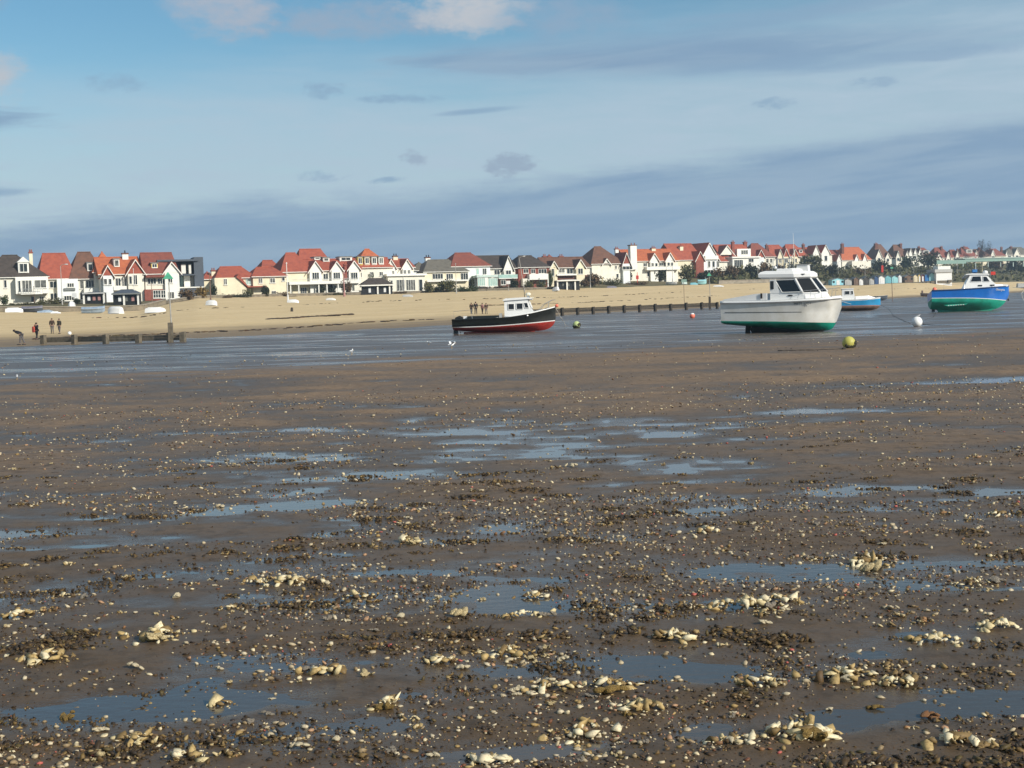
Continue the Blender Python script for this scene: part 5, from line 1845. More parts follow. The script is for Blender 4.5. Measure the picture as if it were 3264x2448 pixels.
# ================================================================== boats
class Hull:
    def __init__(self, st, bow_n=30, midf=.34):
        st = np.array(st, float)
        self.xs = st[:, 0]
        self.st = st
        # finer stations along a smooth curve
        t_ = np.linspace(0, len(st) - 1, bow_n)
        i = np.clip(np.floor(t_).astype(int), 0, len(st) - 2)
        f = (t_ - i)[:, None]
        p0, p1 = st[np.maximum(i - 1, 0)], st[i]
        p2, p3 = st[i + 1], st[np.minimum(i + 2, len(st) - 1)]
        self.S = 0.5 * (2 * p1 + (p2 - p0) * f + (2 * p0 - 5 * p1 + 4 * p2 - p3) * f ** 2 + (3 * p1 - p0 - 3 * p2 + p3) * f ** 3)
        self.midf = midf

    def y_of(self, s, z):
        _, zk, yc, zc, ys, zs = s
        ym = max(yc, 0) + (ys - yc) * (.42 if yc > .7 else self.midf)
        zm = zc + (zs - zc) * .5
        return np.interp(z, [zk, zk + (zc - zk) * .5, zc, zm, zs], [0.0, max(yc, .005) * .56, max(yc, .01), max(ym, .012), max(ys, .015)])

    def band(self, za, zb, name, m, root, n=5, cap=True):
        """skin between two heights given as functions of the station row"""
        mb = MB()
        ends = []
        for side in (-1, 1):
            rows = []
            for s in self.S:
                a_, b_ = za(s), zb(s)
                a_, b_ = np.clip(a_, s[1], s[5]), np.clip(b_, s[1], s[5])
                zz_ = np.linspace(a_, b_, n)
                rows.append([(s[0], side * self.y_of(s, z), z) for z in zz_])
            mb.sheet(rows if side < 0 else [r[::-1] for r in rows])
            ends.append(rows[0])
        if cap:
            mb.sheet([[ends[0][k], ends[1][k]] for k in range(n)])
        o = mb.build(name, m, root, smooth=True)
        return o

    def sheer(self, r, m, root, name='rubbing_strake', dz=0.0, zf=None, x0=-99, x1=99):
        mb = MB()
        for side in (-1, 1):
            pts = []
            for s in self.S:
                if x0 <= s[0] <= x1:
                    z = s[5] + dz if zf is None else zf(s)
                    pts.append((s[0], side * (self.y_of(s, min(z, s[5])) + r * .3), z))
            mb.tube(pts, r, 6)
        return mb.build(name, m, root, smooth=True)

    def deck(self, root, m, drop=.05, x0=-99, x1=99, name='deck'):
        rows = [[(s[0], -self.y_of(s, s[5]) * .97, s[5] - drop), (s[0], 0, s[5] - drop + .03), (s[0], self.y_of(s, s[5]) * .97, s[5] - drop)] for s in self.S if x0 <= s[0] <= x1]
        return MB().sheet(rows).build(name, m, root)

    def side_point(self, x, z, off=.01):
        i = int(np.argmin(np.abs(self.S[:, 0] - x)))
        s = self.S[i]
        s2 = self.S[min(i + 1, len(self.S) - 1)]
        s1 = self.S[max(i - 1, 0)]
        y = float(np.interp(x, self.S[:, 0], [self.y_of(k, z) for k in self.S]))
        dy = (self.y_of(s2, z) - self.y_of(s1, z)) / max(1e-3, s2[0] - s1[0])
        dyz = (self.y_of(s, z + .1) - self.y_of(s, z - .1)) / .2
        return y + off, math.atan(dy), math.atan(dyz)


def lettering(text, hull, x, z, size, m, root, slant=0.0):
    """painted letters wrapped on the camera-side flank, one glyph at a time along the sheer"""
    y, a, t_ = hull.side_point(x, z, .02)
    cu = bpy.data.curves.new('name_lettering', 'FONT')
    cu.body = text
    cu.size = size
    cu.extrude = .004
    cu.shear = slant
    tmp = bpy.data.objects.new('name_lettering', cu)
    COL.objects.link(tmp)
    me = bpy.data.meshes.new_from_object(tmp.evaluated_get(bpy.context.evaluated_depsgraph_get()))
    bpy.data.objects.remove(tmp)
    me.materials.clear()
    me.materials.append(M[m])
    o = bpy.data.objects.new('name_lettering', me)
    COL.objects.link(o)
    o.parent = root
    o.location = (x, -y, z)
    o.rotation_euler = (math.pi / 2 + t_, 0, -a)
    return o


def pane(root, quad, m='boat_glass', name='window', th=.02, frame=None):
    """thin glazed quad with thickness along its normal; sits just proud of the wall"""
    q_ = [Vector(p) for p in quad]
    n_ = (q_[1] - q_[0]).cross(q_[3] - q_[0]).normalized()
    vs = [p + n_ * .012 for p in q_] + [p + n_ * (.012 + th) for p in q_]
    o = MB().add(vs, [(3, 2, 1, 0), (4, 5, 6, 7), (0, 1, 5, 4), (1, 2, 6, 5), (2, 3, 7, 6), (3, 0, 4, 7)]).build(name, m, root)
    if frame:
        fb = MB()
        for i in range(4):
            fb.tube([q_[i] + n_ * .03, q_[(i + 1) % 4] + n_ * .03], .022, 5)
        fb.build('frame', frame, o)
    return o


def both(fn):
    for s_ in (-1, 1):
        fn(s_)


def side_quad(x0, x1, z0, z1, y, s_, dx=0.0, dy=0.0):
    """window quad on the side wall, facing outwards; dx shears its top"""
    if s_ < 0:
        return [(x0, -y, z0), (x1, -y, z0), (x1 + dx, -y + dy, z1), (x0 + dx, -y + dy, z1)]
    return [(x1, y, z0), (x0, y, z0), (x0 + dx, y - dy, z1), (x1 + dx, y - dy, z1)]


# ---------------------------------------------------------------- black workboat
p = flat_at(1609, 1061)
W = empty('workboat', (p.x, p.y, 0.0), R(-4), 'black fishing workboat with red bottom and white wheelhouse aground on the mud', 'boat', rot=(R(-2), 0, R(-4)))
H1 = Hull([(-3.75, .28, .95, .50, 1.15, 1.02), (-2, .12, 1.06, .40, 1.28, 1.03), (0, .05, 1.06, .38, 1.32, 1.10), (1.8, .05, .78, .46, 1.16, 1.32), (3.0, .14, .32, .62, .70, 1.58), (3.58, .50, .07, .88, .22, 1.73), (3.76, 1.0, .01, 1.2, .03, 1.79)])
zw = lambda s: .46 + .30 * max(0, (s[0] + 1.5) / 5.2) ** 1.6
H1.band(lambda s: -9, zw, 'hull_bottom', 'antifoul_red', W, 6)
H1.band(zw, lambda s: zw(s) + .06, 'boot_stripe', 'gel_white', W, 2)
H1.band(lambda s: zw(s) + .06, lambda s: 9, 'hull_topside', 'hull_black', W, 6)
H1.sheer(.045, 'gel_white', W, 'gunwale_stripe', dz=.01, x0=-.2)
H1.sheer(.05, 'hull_black', W, 'gunwale', dz=.02, x1=-.1)
H1.deck(W, 'deck_grey', .04, x0=-.2, name='foredeck')
H1.deck(W, 'deck_green', .35, x1=.1, name='cockpit_floor')
MB().box(-3.0, 2.2, -.06, .06, -.05, .14).build('keel', 'antifoul_red', W)
MB().prism([(-3.78, .05), (-3.42, .05), (-3.42, .62), (-3.72, .62)], -.03, .03).build('rudder', 'hull_black', W)
pr = MB().tube([(-3.36, 0, .30), (-3.05, 0, .30)], .045, 8).build('propeller', 'steel', W)
bl = MB()
for k in range(3):
    a_ = k * 2.094 + .5
    bl.add([(-3.30, .03 * math.cos(a_), .30 + .03 * math.sin(a_)), (-3.28, .2 * math.cos(a_ - .25), .30 + .2 * math.sin(a_ - .25)), (-3.24, .22 * math.cos(a_ + .1), .30 + .22 * math.sin(a_ + .1)), (-3.22, .2 * math.cos(a_ + .3), .30 + .2 * math.sin(a_ + .3))], [(0, 1, 2, 3)])
bl.build('blade', 'steel', pr)
cab = MB().prism([(.08, 1.02), (2.30, 1.25), (2.02, 1.70), (1.78, 2.38), (.08, 2.30)], -.82, .82).build('wheelhouse', 'gel_white', W)
MB().prism([(-.02, 2.305), (1.80, 2.385), (2.08, 2.37), (2.04, 2.47), (1.70, 2.53), (.18, 2.48), (.0, 2.38)], -.92, .92).build('roof', 'gel_white', W)


def _w(s_):
    pane(W, side_quad(.36, .80, 1.66, 2.08, .822, s_), frame='gel_white')
    pane(W, side_quad(.96, 1.42, 1.66, 2.10, .822, s_), frame='gel_white')
    pane(W, side_quad(1.58, 1.86, 1.74, 2.12, .822, s_, dx=-.10), frame='gel_white')
    MB().ball((1.75, s_ * 1.16, 1.18), .075, .05, .075).build('porthole', 'steel', W)


both(_w)
for (a_, b_) in ((-.72, -.06), (.06, .72)):
    pane(W, [(2.02, a_, 1.76), (2.02, b_, 1.76), (1.82, b_, 2.30), (1.82, a_, 2.30)], frame='gel_white')
MB().prism([(2.1, 1.28), (3.3, 1.52), (3.0, 1.66), (2.2, 1.52)], -.42, .42).build('fore_hatch', 'deck_grey', W)
MB().ball((1.80, -.1, 2.76), .21, .21, .14).build('radar_dome', 'dome_cream', W)
MB().box(1.7, 1.9, -.2, 0, 2.5, 2.64).build('dome_bracket', 'steel', W)
MB().tube([(1.52, .1, 2.5), (1.50, .1, 3.35)], .03, 6, .012).build('mast', 'rubber', W)
MB().box(1.96, 2.2, -.3, .3, 2.48, 2.53).build('visor', 'dome_cream', W)
rl = MB()
both(lambda s_: rl.tube([(2.5, s_ * .88, 1.46), (2.9, s_ * .72, 1.98), (3.5, s_ * .28, 2.28), (3.78, 0, 2.3)], .016, 5))
both(lambda s_: rl.tube([(3.2, s_ * .55, 1.62), (3.3, s_ * .45, 2.14)], .014, 5))
rl.build('bow_rail', 'steel', W)
MB().ball((3.86, -.1, 1.86), .13).build('bow_fender', 'buoy_orange', W)
MB().box(-2.65, -.35, -.75, .75, .98, 1.28).build('fish_hold', 'hull_black', W)
MB().box(-2.62, -.38, -.80, -.751, 1.0, 1.08).build('hold_trim', 'mint_pale', W)
MB().prism([(-3.65, .9), (-3.0, .9), (-3.05, 1.22), (-3.25, 1.34), (-3.55, 1.22)], -.5, .5).build('engine_box', 'rubber', W)
MB().box(-2.98, -2.72, -.3, .3, .9, 1.30).build('bait_box', 'gel_white', W)
MB().box(-.32, -.12, -.7, -.4, 1.0, 1.42).build('locker', 'hut_grey', W)
rr_ = MB()
rr_.tube([(-3.6, -.95, 1.05), (-3.62, -.95, 1.65), (-2.3, -1.15, 1.72), (-2.25, -1.15, 1.06)], .015, 5)
rr_.build('stern_rail', 'steel', W)

# ---------------------------------------------------------------- white cruiser
p = flat_at(2492, 1060)
C = empty('motor_cruiser', (p.x, p.y, 0.0), R(-24), 'large white pilothouse motor cruiser with green waterline standing on its keel', 'boat')
H2 = Hull([(-3.3, .54, 1.03, .66, 1.17, 1.93), (-1.5, .36, 1.10, .58, 1.27, 1.90), (.3, .18, 1.03, .50, 1.28, 1.90), (1.8, .08, .70, .52, 1.17, 1.93), (2.7, .08, .26, .60, .82, 1.97), (3.08, .42, .05, .85, .44, 2.0), (3.45, 1.35, .01, 1.5, .05, 2.02)], midf=.24)
zw2 = lambda s: .77 - .05 * (s[0] + 3.3) / 1.6 if s[0] < 0 else .667 - .055 * s[0]
H2.band(lambda s: -9, zw2, 'hull_bottom', 'antifoul_green', C, 6)
H2.band(zw2, lambda s: s[5] - .14, 'hull_topside', 'gel_aged', C, 8)
H2.band(lambda s: s[5] - .14, lambda s: 9, 'gunwale', 'gel_white', C, 3)
H2.sheer(.065, 'gel_white', C, 'rubbing_strake', dz=-.10)
H2.sheer(.014, 'rubber', C, 'knuckle_line', zf=lambda s: 1.20 - .02 * s[0], x0=-3.1, x1=1.5)
H2.deck(C, 'gel_white', .0)
MB().prism([(-1.75, 0.02), (2.35, 0.0), (2.75, .34), (2.2, .42), (-1.95, .5)], -.09, .09).build('keel', 'dark_bottom', C)
MB().prism([(-2.15, .0), (-1.85, .0), (-1.85, .5), (-2.1, .55)], -.035, .035).build('rudder', 'dark_bottom', C)
MB().tube([(-1.78, 0, .36), (-1.6, 0, .36)], .11, 8, .03).build('propeller', 'steel', C)
MB().prism([(-3.42, .98), (-3.28, .90), (-3.28, 1.08), (-3.42, 1.08)], -.9, .9).build('bathing_platform', 'gel_white', C)
both(lambda s_: MB().prism([(-3.2, 1.92), (-.55, 1.92), (-.55, 2.30), (-1.2, 2.28), (-3.05, 2.02)], s_ * 1.12 - .05, s_ * 1.12 + .05).build('cockpit_coaming', 'gel_white', C))
# cabin: lower wall, glazing, roof, all following one plan
lowp = [(-.4, -.98), (1.65, -.98), (2.55, -.58), (2.86, 0), (2.55, .58), (1.65, .98), (-.4, .98)]
midp = [(-.4, -.96), (1.45, -.96), (2.36, -.58), (2.64, 0), (2.36, .58), (1.45, .96), (-.4, .96)]
topp = [(-.4, -.88), (1.02, -.88), (1.80, -.52), (2.04, 0), (1.80, .52), (1.02, .88), (-.4, .88)]
MB().loft([[(x, y, 1.9) for x, y in lowp], [(x, y, 2.28) for x, y in midp]]).build('cabin_wall', 'gel_white', C)
glz = MB().loft([[(x * .985 - .0, y * .975, 2.281) for x, y in midp], [(x * .985, y * .975, 3.06) for x, y in topp]]).build('cabin_core', 'boat_glass', C)
for i in range(1, 6):
    a_, b_ = midp[i], topp[i]
    MB().tube([(a_[0] + .02, a_[1] * 1.02, 2.27), (b_[0] + .02, b_[1] * 1.02, 3.07)], .06, 6).build('pillar', 'gel_white', C)
for i in range(1, 5):
    a0, a1, b1, b0 = midp[i], midp[i + 1], topp[i + 1], topp[i]
    ctr = (Vector((a0[0], a0[1], 0)) + Vector((a1[0], a1[1], 0))) / 2
    pane(C, [(a0[0], a0[1], 2.30), (a1[0], a1[1], 2.30), (b1[0], b1[1], 3.05), (b0[0], b0[1], 3.05)], name='windscreen_pane')
both(lambda s_: pane(C, side_quad(.30, 1.38, 2.31, 3.02, .965, s_, dx=-.40, dy=.08), name='side_window', frame='gel_white'))


def aftpost(s_):
    MB().prism([(-.41, 2.28), (.32, 2.28), (.10, 2.5), (-.08, 3.06), (-.41, 3.06)], s_ * .94 - .035, s_ * .94 + .035).build('cabin_side_panel', 'gel_white', C)
    pane(C, side_quad(-.37, -.18, 2.52, 2.98, .978, s_), name='aft_window')


both(aftpost)
rings = []
for (z, k, dx_) in ((3.06, .98, 0), (3.16, 1.10, -.04), (3.34, 1.10, -.06), (3.46, .98, -.08), (3.52, .75, -.1)):
    rings.append([((x - .7) * k * 1.02 + .66 + dx_ - (.45 if x < -.3 else 0), y * k, z + (.05 if x < -.3 else 0)) for x, y in topp])
MB().loft(rings).build('roof', 'gel_white', C, smooth=False)
rings = [[(x * .66 * k + .15, y * .66 * k, z) for x, y in topp] for (z, k) in ((3.50, 1.0), (3.62, .95), (3.68, .8))]
MB().loft(rings).build('roof_dome', 'gel_white', C)
MB().prism([(.95, 3.5), (1.65, 3.5), (1.62, 3.84), (1.02, 3.84)], -.3, .3).build('radar_box', 'gel_white', C)
MB().box(.92, 1.68, -.34, .34, 3.845, 3.88).build('radar_lid', 'hut_grey', C)
MB().box(1.05, 1.55, -.80, -.60, 3.30, 3.34).build('grab_rail', 'rubber', C)
an = MB()
an.tube([(.75, .3, 3.5), (.70, .3, 5.7)], .022, 5, .008)
an.build('aerial', 'gel_white', C)
ar = MB()
for x in (-.35, -.1, .3, .6):
    ar.tube([(x, -.5, 3.5), (x + .05, -.45, 4.25)], .018, 5)
    ar.tube([(x, .5, 3.5), (x + .05, .45, 4.25)], .018, 5)
ar.tube([(-.32, -.45, 4.24), (.66, -.45, 4.24)], .018, 5)
ar.tube([(-.32, .45, 4.24), (.66, .45, 4.24)], .018, 5)
ar.build('roof_rack', 'steel', C)
MB().tube([(.80, 0, 3.5), (.83, 0, 4.7)], .03, 6).build('mast', 'dome_cream', C)
MB().ball((-.3, 0, 3.75), .09).build('horn_lamp', 'gel_white', C)
both(lambda s_: MB().ball((.75, s_ * .985, 2.12), .16, .03, .045).build('vent', 'rubber', C))
rl = MB()
both(lambda s_: rl.tube([(1.2, s_ * 1.18, 1.95), (1.35, s_ * 1.12, 2.35), (2.5, s_ * .85, 2.42), (3.15, s_ * .4, 2.46), (3.4, 0, 2.47)], .014, 5))
for x, y in ((1.9, 1.08), (2.5, .88), (3.0, .55)):
    both(lambda s_: rl.tube([(x, s_ * y, 1.96), (x + .05, s_ * y * .97, 2.4)], .012, 5))
rl.build('bow_rail', 'steel', C)
MB().box(-.9, -.8, -1.24, -1.20, 2.0, 2.3).build('fender', 'rubber', C)
lettering('MISTY  LADY', H2, 1.0, 1.60, .17, 'slate_cladding', C)

# ---------------------------------------------------------------- blue boat on green bottom
p = flat_at(3088, 993)
Bt = empty('angling_boat', (p.x, p.y, 0.02), 0, 'blue and green angling boat heeled over with its green bottom showing', 'boat', rot=(R(-10), 0, R(-7)))
H3 = Hull([(-3.75, .30, 1.05, .80, 1.24, 1.86), (-2, .10, 1.15, .70, 1.38, 1.84), (0, .0, 1.12, .66, 1.40, 1.88), (1.9, .04, .72, .72, 1.22, 1.98), (3.0, .30, .28, .92, .78, 2.10), (3.65, .88, .06, 1.25, .26, 2.2), (3.98, 1.5, .01, 1.7, .04, 2.27)])
zw3 = lambda s: 1.02 - .03 * s[0]
H3.band(lambda s: -9, zw3, 'hull_bottom', 'antifoul_green', Bt, 8)
H3.band(zw3, lambda s: zw3(s) + .05, 'boot_stripe', 'gel_white', Bt, 2)
H3.band(lambda s: zw3(s) + .05, lambda s: 9, 'hull_topside', 'hull_blue', Bt, 7)
H3.sheer(.055, 'hut_navy', Bt, 'rubbing_strake', dz=.0)
H3.deck(Bt, 'deck_grey', .05)
MB().prism([(-2.9, -.05), (2.0, -.05), (2.5, .14), (-3.1, .22)], -.07, .07).build('keel', 'antifoul_green', Bt)
MB().prism([(-3.62, .05), (-3.3, .05), (-3.3, .7), (-3.55, .7)], -.03, .03).build('rudder', 'rubber', Bt)
MB().tube([(-3.28, 0, .36), (-3.0, 0, .36)], .13, 8, .04).build('propeller', 'steel', Bt)
both(lambda s_: MB().prism([(-2.6, .50), (-.2, .60), (-.5, .46), (-2.2, .36)], s_ * .92 - .10, s_ * .92 + .10).build('bilge_keel', 'antifoul_green', Bt))
an = MB()
for k in range(7):
    an.box(-2.2 + k * .24, -2.08 + k * .24, -1.045, -1.02, .40 + k * .008, .45 + k * .008)
an.build('anode_row', 'gel_white', Bt)
MB().prism([(-.70, 1.84), (2.45, 1.95), (2.55, 2.34), (2.12, 2.72), (1.72, 3.22), (.12, 3.28)], -.86, .86).build('wheelhouse', 'gel_white', Bt)
MB().prism([(-.35, 3.285), (1.80, 3.23), (1.98, 3.18), (1.90, 3.32), (.3, 3.40), (-.30, 3.36)], -.95, .95).build('roof', 'gel_white', Bt)
MB().prism([(2.4, 1.95), (3.86, 2.20), (3.80, 2.36), (2.55, 2.40)], -.34, .34).build('foredeck_trunk', 'gel_white', Bt)
MB().loft([[(2.2, -1.0, 1.98), (2.2, 1.0, 1.98), (2.2, .8, 2.36), (2.2, -.8, 2.36)], [(3.9, -.12, 2.22), (3.9, .12, 2.22), (3.9, .1, 2.36), (3.9, -.1, 2.36)]]).build('foredeck_coaming', 'gel_white', Bt)


def _w3(s_):
    pane(Bt, [(.10, -.862, 2.62), (1.18, -.862, 2.62), (1.12, -.862, 3.12), (.34, -.862, 3.12)] if s_ < 0 else [(1.18, .862, 2.62), (.10, .862, 2.62), (.34, .862, 3.12), (1.12, .862, 3.12)], frame='gel_white')
    pane(Bt, [(1.34, -.862, 2.60), (1.98, -.862, 2.60), (1.68, -.862, 3.06), (1.34, -.862, 3.08)] if s_ < 0 else [(1.98, .862, 2.60), (1.34, .862, 2.60), (1.34, .862, 3.08), (1.68, .862, 3.06)], frame='gel_white')
    for x in (1.02, 2.20):
        MB().prism([(x - .2, 2.18), (x + .2, 2.18), (x + .2, 2.30), (x - .2, 2.30)], s_ * .875 - .02, s_ * .875 + .02).build('portlight', 'boat_glass', Bt)


both(_w3)
for (a_, b_) in ((-.74, -.05), (.05, .74)):
    pane(Bt, [(2.12, a_, 2.74), (2.12, b_, 2.74), (1.78, b_, 3.16), (1.78, a_, 3.16)], frame='gel_white')
MB().box(.52, .98, -.2, .2, 3.66, 3.90).build('blue_sign', 'hut_blue', Bt)
MB().box(.62, .88, -.06, .06, 3.36, 3.655).build('sign_stalk', 'hut_navy', Bt)
MB().ball((1.78, 0, 3.62), .27, .24, .20).build('radar_dome', 'gel_white', Bt)
MB().box(1.66, 1.9, -.1, .1, 3.3, 3.46).build('dome_bracket', 'steel', Bt)
MB().box(2.3, 2.75, -.06, .0, 3.36, 3.66).build('red_flag', 'red_paint', Bt)
MB().tube([(2.28, -.03, 2.5), (2.28, -.03, 3.72)], .02, 5).build('flag_staff', 'steel', Bt)
MB().tube([(1.3, .2, 3.35), (1.28, .2, 4.7)], .02, 5, .008).build('aerial', 'rubber', Bt)
MB().ball((-3.2, .2, 2.15), .22, .22, .26).build('fender', 'buoy_orange', Bt)
MB().box(-3.6, -2.9, -.6, .6, 1.8, 2.0).build('stern_locker', 'gel_white', Bt)
rl = MB()
rl.tube([(-2.6, -1.3, 1.88), (-2.6, -1.26, 2.35), (-.6, -1.3, 2.4), (-.6, -1.33, 1.9)], .014, 5)
rl.build('side_rail', 'steel', Bt)
MB().ball((3.86, -.06, .98), .09, .06, .12).build('bow_eye', 'rubber', Bt)
lettering('Georgina', H3, 2.48, 1.76, .30, 'gel_white', Bt)

Bt.scale = (.93, 1, 1)
# ---------------------------------------------------------------- azure day boat
p = flat_at(2738, 991)
A = empty('day_boat', (p.x, p.y, 0), 0, 'small azure blue boat with white cuddy behind the cruiser bow', 'boat', rot=(R(-4), 0, R(-10)))
H4 = Hull([(-2.4, .10, .85, .32, 1.0, 1.22), (-1.0, .04, .92, .28, 1.08, 1.20), (.6, .02, .85, .28, 1.05, 1.24), (1.5, .06, .5, .40, .82, 1.32), (2.1, .25, .16, .60, .40, 1.40), (2.35, .6, .02, .8, .06, 1.44)])
H4.band(lambda s: -9, lambda s: .52, 'hull_bottom', 'antifoul_brown', A, 5)
H4.band(lambda s: .52, lambda s: .57, 'boot_stripe', 'cloth_pink', A, 2)
H4.band(lambda s: .57, lambda s: s[5] - .12, 'hull_topside', 'hull_azure', A, 5)
H4.band(lambda s: s[5] - .12, lambda s: 9, 'gunwale', 'gel_white', A, 2)
H4.sheer(.03, 'gel_white', A)
H4.deck(A, 'gel_white', .04)
MB().box(-1.6, 1.3, -.05, .05, -.04, .10).build('keel', 'antifoul_brown', A)
MB().prism([(-1.85, 1.18), (-.42, 1.20), (-.50, 1.8), (-.62, 2.42), (-1.80, 2.40)], -.62, .62).build('cuddy', 'gel_white', A)
MB().box(-1.90, -.55, -.68, .68, 2.42, 2.50).build('roof', 'gel_white', A)
both(lambda s_: pane(A, side_quad(-1.55, -1.02, 1.82, 2.22, .622, s_), frame='gel_white'))
both(lambda s_: pane(A, side_quad(-.86, -.62, 1.82, 2.22, .622, s_, dx=-.03), frame='gel_white'))
MB().loft([[(-.4, -.72, 1.20), (-.4, .72, 1.20), (-.4, .6, 1.62), (-.4, -.6, 1.62)], [(1.0, -.62, 1.26), (1.0, .62, 1.26), (1.0, .5, 1.66), (1.0, -.5, 1.66)], [(1.75, -.3, 1.32), (1.75, .3, 1.32), (1.75, .24, 1.44), (1.75, -.24, 1.44)]]).build('fore_cabin', 'gel_white', A)
sw = MB()
for (x0, z0, x1, z1) in ((-2.1, 1.04, -1.7, .98), (-1.7, .98, -1.35, .86), (-1.35, .86, -.9, .72)):
    y0, _, _ = H4.side_point(x0, z0, .012)
    y1, _, _ = H4.side_point(x1, z1, .012)
    sw.tube([(x0, -y0, z0), (x1, -y1, z1)], .025, 5)
sw.build('white_swoosh', 'gel_white', A)
MB().tube([(-2.5, .2, .4), (-2.55, .2, 1.5)], .10, 6).build('outboard', 'rubber', A)
MB().tube([(-.9, .2, 2.5), (-.9, .2, 3.0)], .02, 5).build('mast', 'steel', A)


# ---------------------------------------------------------------- dinghies and small craft
def dinghy(u, v, L, B_, Hh, m, label, yaw=0.0, upturned=True, inside='deck_grey', D=None, cover=None, tilt=0.0, name='dinghy'):
    p = hit(u, v) if D is None else at(u, v, D)
    root = empty(name, (p.x, p.y, p.z - .04), 0, label, 'boat', 'small boats drawn up on the sand', rot=(0, tilt, R(yaw)))
    h_ = L / 2
    st = [(-h_, .10, B_ * .24, Hh * .28, B_ * .38, Hh), (-h_ * .4, 0, B_ * .28, Hh * .16, B_ * .5, Hh * .96), (h_ * .3, 0, B_ * .25, Hh * .2, B_ * .46, Hh * .98), (h_ * .8, .14, B_ * .10, Hh * .42, B_ * .24, Hh * 1.05), (h_, Hh * .5, .01, Hh * .8, .03, Hh * 1.15)]
    hl = Hull(st, 16)
    if upturned:
        sub = bpy.data.objects.new('hull', None)
        o = hl.band(lambda s: -9, lambda s: 9, 'hull', m, root, 7)
        for v_ in o.data.vertices:
            v_.co.z = Hh - v_.co.z + .02
            v_.co.y = -v_.co.y
        g_ = hl.sheer(.03, 'hut_grey', root, 'gunwale')
        k_ = MB().box(-h_ * .8, h_ * .5, -.03, .03, Hh - .01, Hh + .06).build('keel', m, root)
        for v_ in g_.data.vertices:
            v_.co.z = Hh - v_.co.z + .05
        bpy.data.objects.remove(sub)
    else:
        hl.band(lambda s: -9, lambda s: 9, 'hull', m, root, 7)
        hl.sheer(.03, 'hut_grey', root, 'gunwale')
        if cover:
            rows = [[(s[0], -hl.y_of(s, s[5]) * 1.03, s[5] - .05), (s[0], -hl.y_of(s, s[5]) * .5, s[5] + Hh * .35), (s[0], 0, s[5] + Hh * .5), (s[0], hl.y_of(s, s[5]) * .5, s[5] + Hh * .35), (s[0], hl.y_of(s, s[5]) * 1.03, s[5] - .05)] for s in hl.S]
            MB().sheet(rows).build('cover', cover, root, smooth=True)
        else:
            hl.deck(root, inside, Hh * .45, name='floor')
            MB().box(-.14, .14, -B_ * .46, B_ * .46, Hh * .72, Hh * .78).build('thwart', 'timber_grey', root)
            MB().box(-h_ * .6 - .14, -h_ * .6 + .14, -B_ * .42, B_ * .42, Hh * .72, Hh * .78).build('thwart', 'timber_grey', root)
    return root


dinghy(46, 996, 2.7, 1.1, .75, 'gel_white', 'slim upturned white dinghy beside the violet covered boat', 8)
dinghy(104, 996, 3.6, 1.4, .7, 'slate_cladding', 'boat under a dull violet cover', -12, False, cover='tarp_violet')
dinghy(146, 997, 2.6, 1.1, .45, 'tarp_blue', 'low grey-blue skiff beside the violet covered boat', 10)
dinghy(178, 999, 1.5, .7, .3, 'gel_white', 'tiny white float lying near the end-on dinghy', 5)
dinghy(228, 982, 2.6, 1.45, 1.2, 'gel_white', 'white dinghy seen end-on, propped high by the sea wall', -86)
dinghy(298, 999, 3.6, 1.5, .75, 'tarp_blue', 'boat under a pale blue cover before the dark kiosk', 6, False, cover='tarp_blue')
dinghy(366, 1000, 2.9, 1.5, 1.15, 'gel_white', 'fat round upturned white dinghy before the black shelter', 152)
dinghy(497, 997, 3.2, 1.3, .85, 'gel_white', 'long flat upturned white dinghy, last before the groyne pole', -8)
dinghy(676, 973, 2.1, 1.1, .85, 'gel_white', 'boxy white tender beside the rusty lamp column', -24)
dinghy(935, 965, 2.2, 1.1, .6, 'gel_white', 'small white dinghy with pale keel on the bank of sand', -14)
dinghy(1055, 957, 1.9, .9, .45, 'gel_aged', 'little cream skiff below the three-gabled house', -10)
dinghy(1300, 946, 2.2, 1.0, .45, 'hut_grey', 'dull grey skiff below the flat-fronted white house', 6)
dinghy(1771, 929, 1.9, 1.0, 1.0, 'gel_white', 'white dinghy leaning beside the flat dark shelter', 140, True, tilt=.25)
dinghy(1950, 918, 2.6, 1.1, .5, 'tarp_violet', 'low violet-grey boat under the blank white wall', 5)
dinghy(2140, 908, 3.0, 1.3, .85, 'gel_white', 'white dinghy with open side below the olive bush', 170, False)
dinghy(2182, 906, 1.6, 1.0, .9, 'mint_pale', 'pale mint tender beside the white open dinghy', 20)
dinghy(2238, 907, 2.4, 1.2, .95, 'hut_aqua', 'small aqua covered boat on the top of the sand', 0, False, cover='hut_aqua')
dinghy(2212, 908, 2.2, 1.0, .6, 'hut_teal', 'dark teal dinghy beside the aqua covered boat', 10)
dinghy(2290, 914, 2.8, .9, .4, 'gel_white', 'flat white skiff lying apart near the cruiser stern', -18)
p = flat_at(2800, 958)
dinghy(2802, 957, 3.7, 1.5, .95, 'slate_cladding', 'dark grey open boat lying beyond the azure boat', 4, False, D=p.y, name='open_boat')
p = flat_at(2962, 946)
o = dinghy(2962, 946, 4.6, 1.6, 1.0, 'antifoul_brown', 'brown and white open boat behind the blue boat stern', 176, False, D=p.y, name='open_boat')
MB().box(-1.6, 1.2, -.86, -.70, .80, .98).build('white_strake', 'gel_white', o)
MB().box(1.6, 2.0, -.2, .2, .9, 1.75).build('outboard', 'antifoul_brown', o)
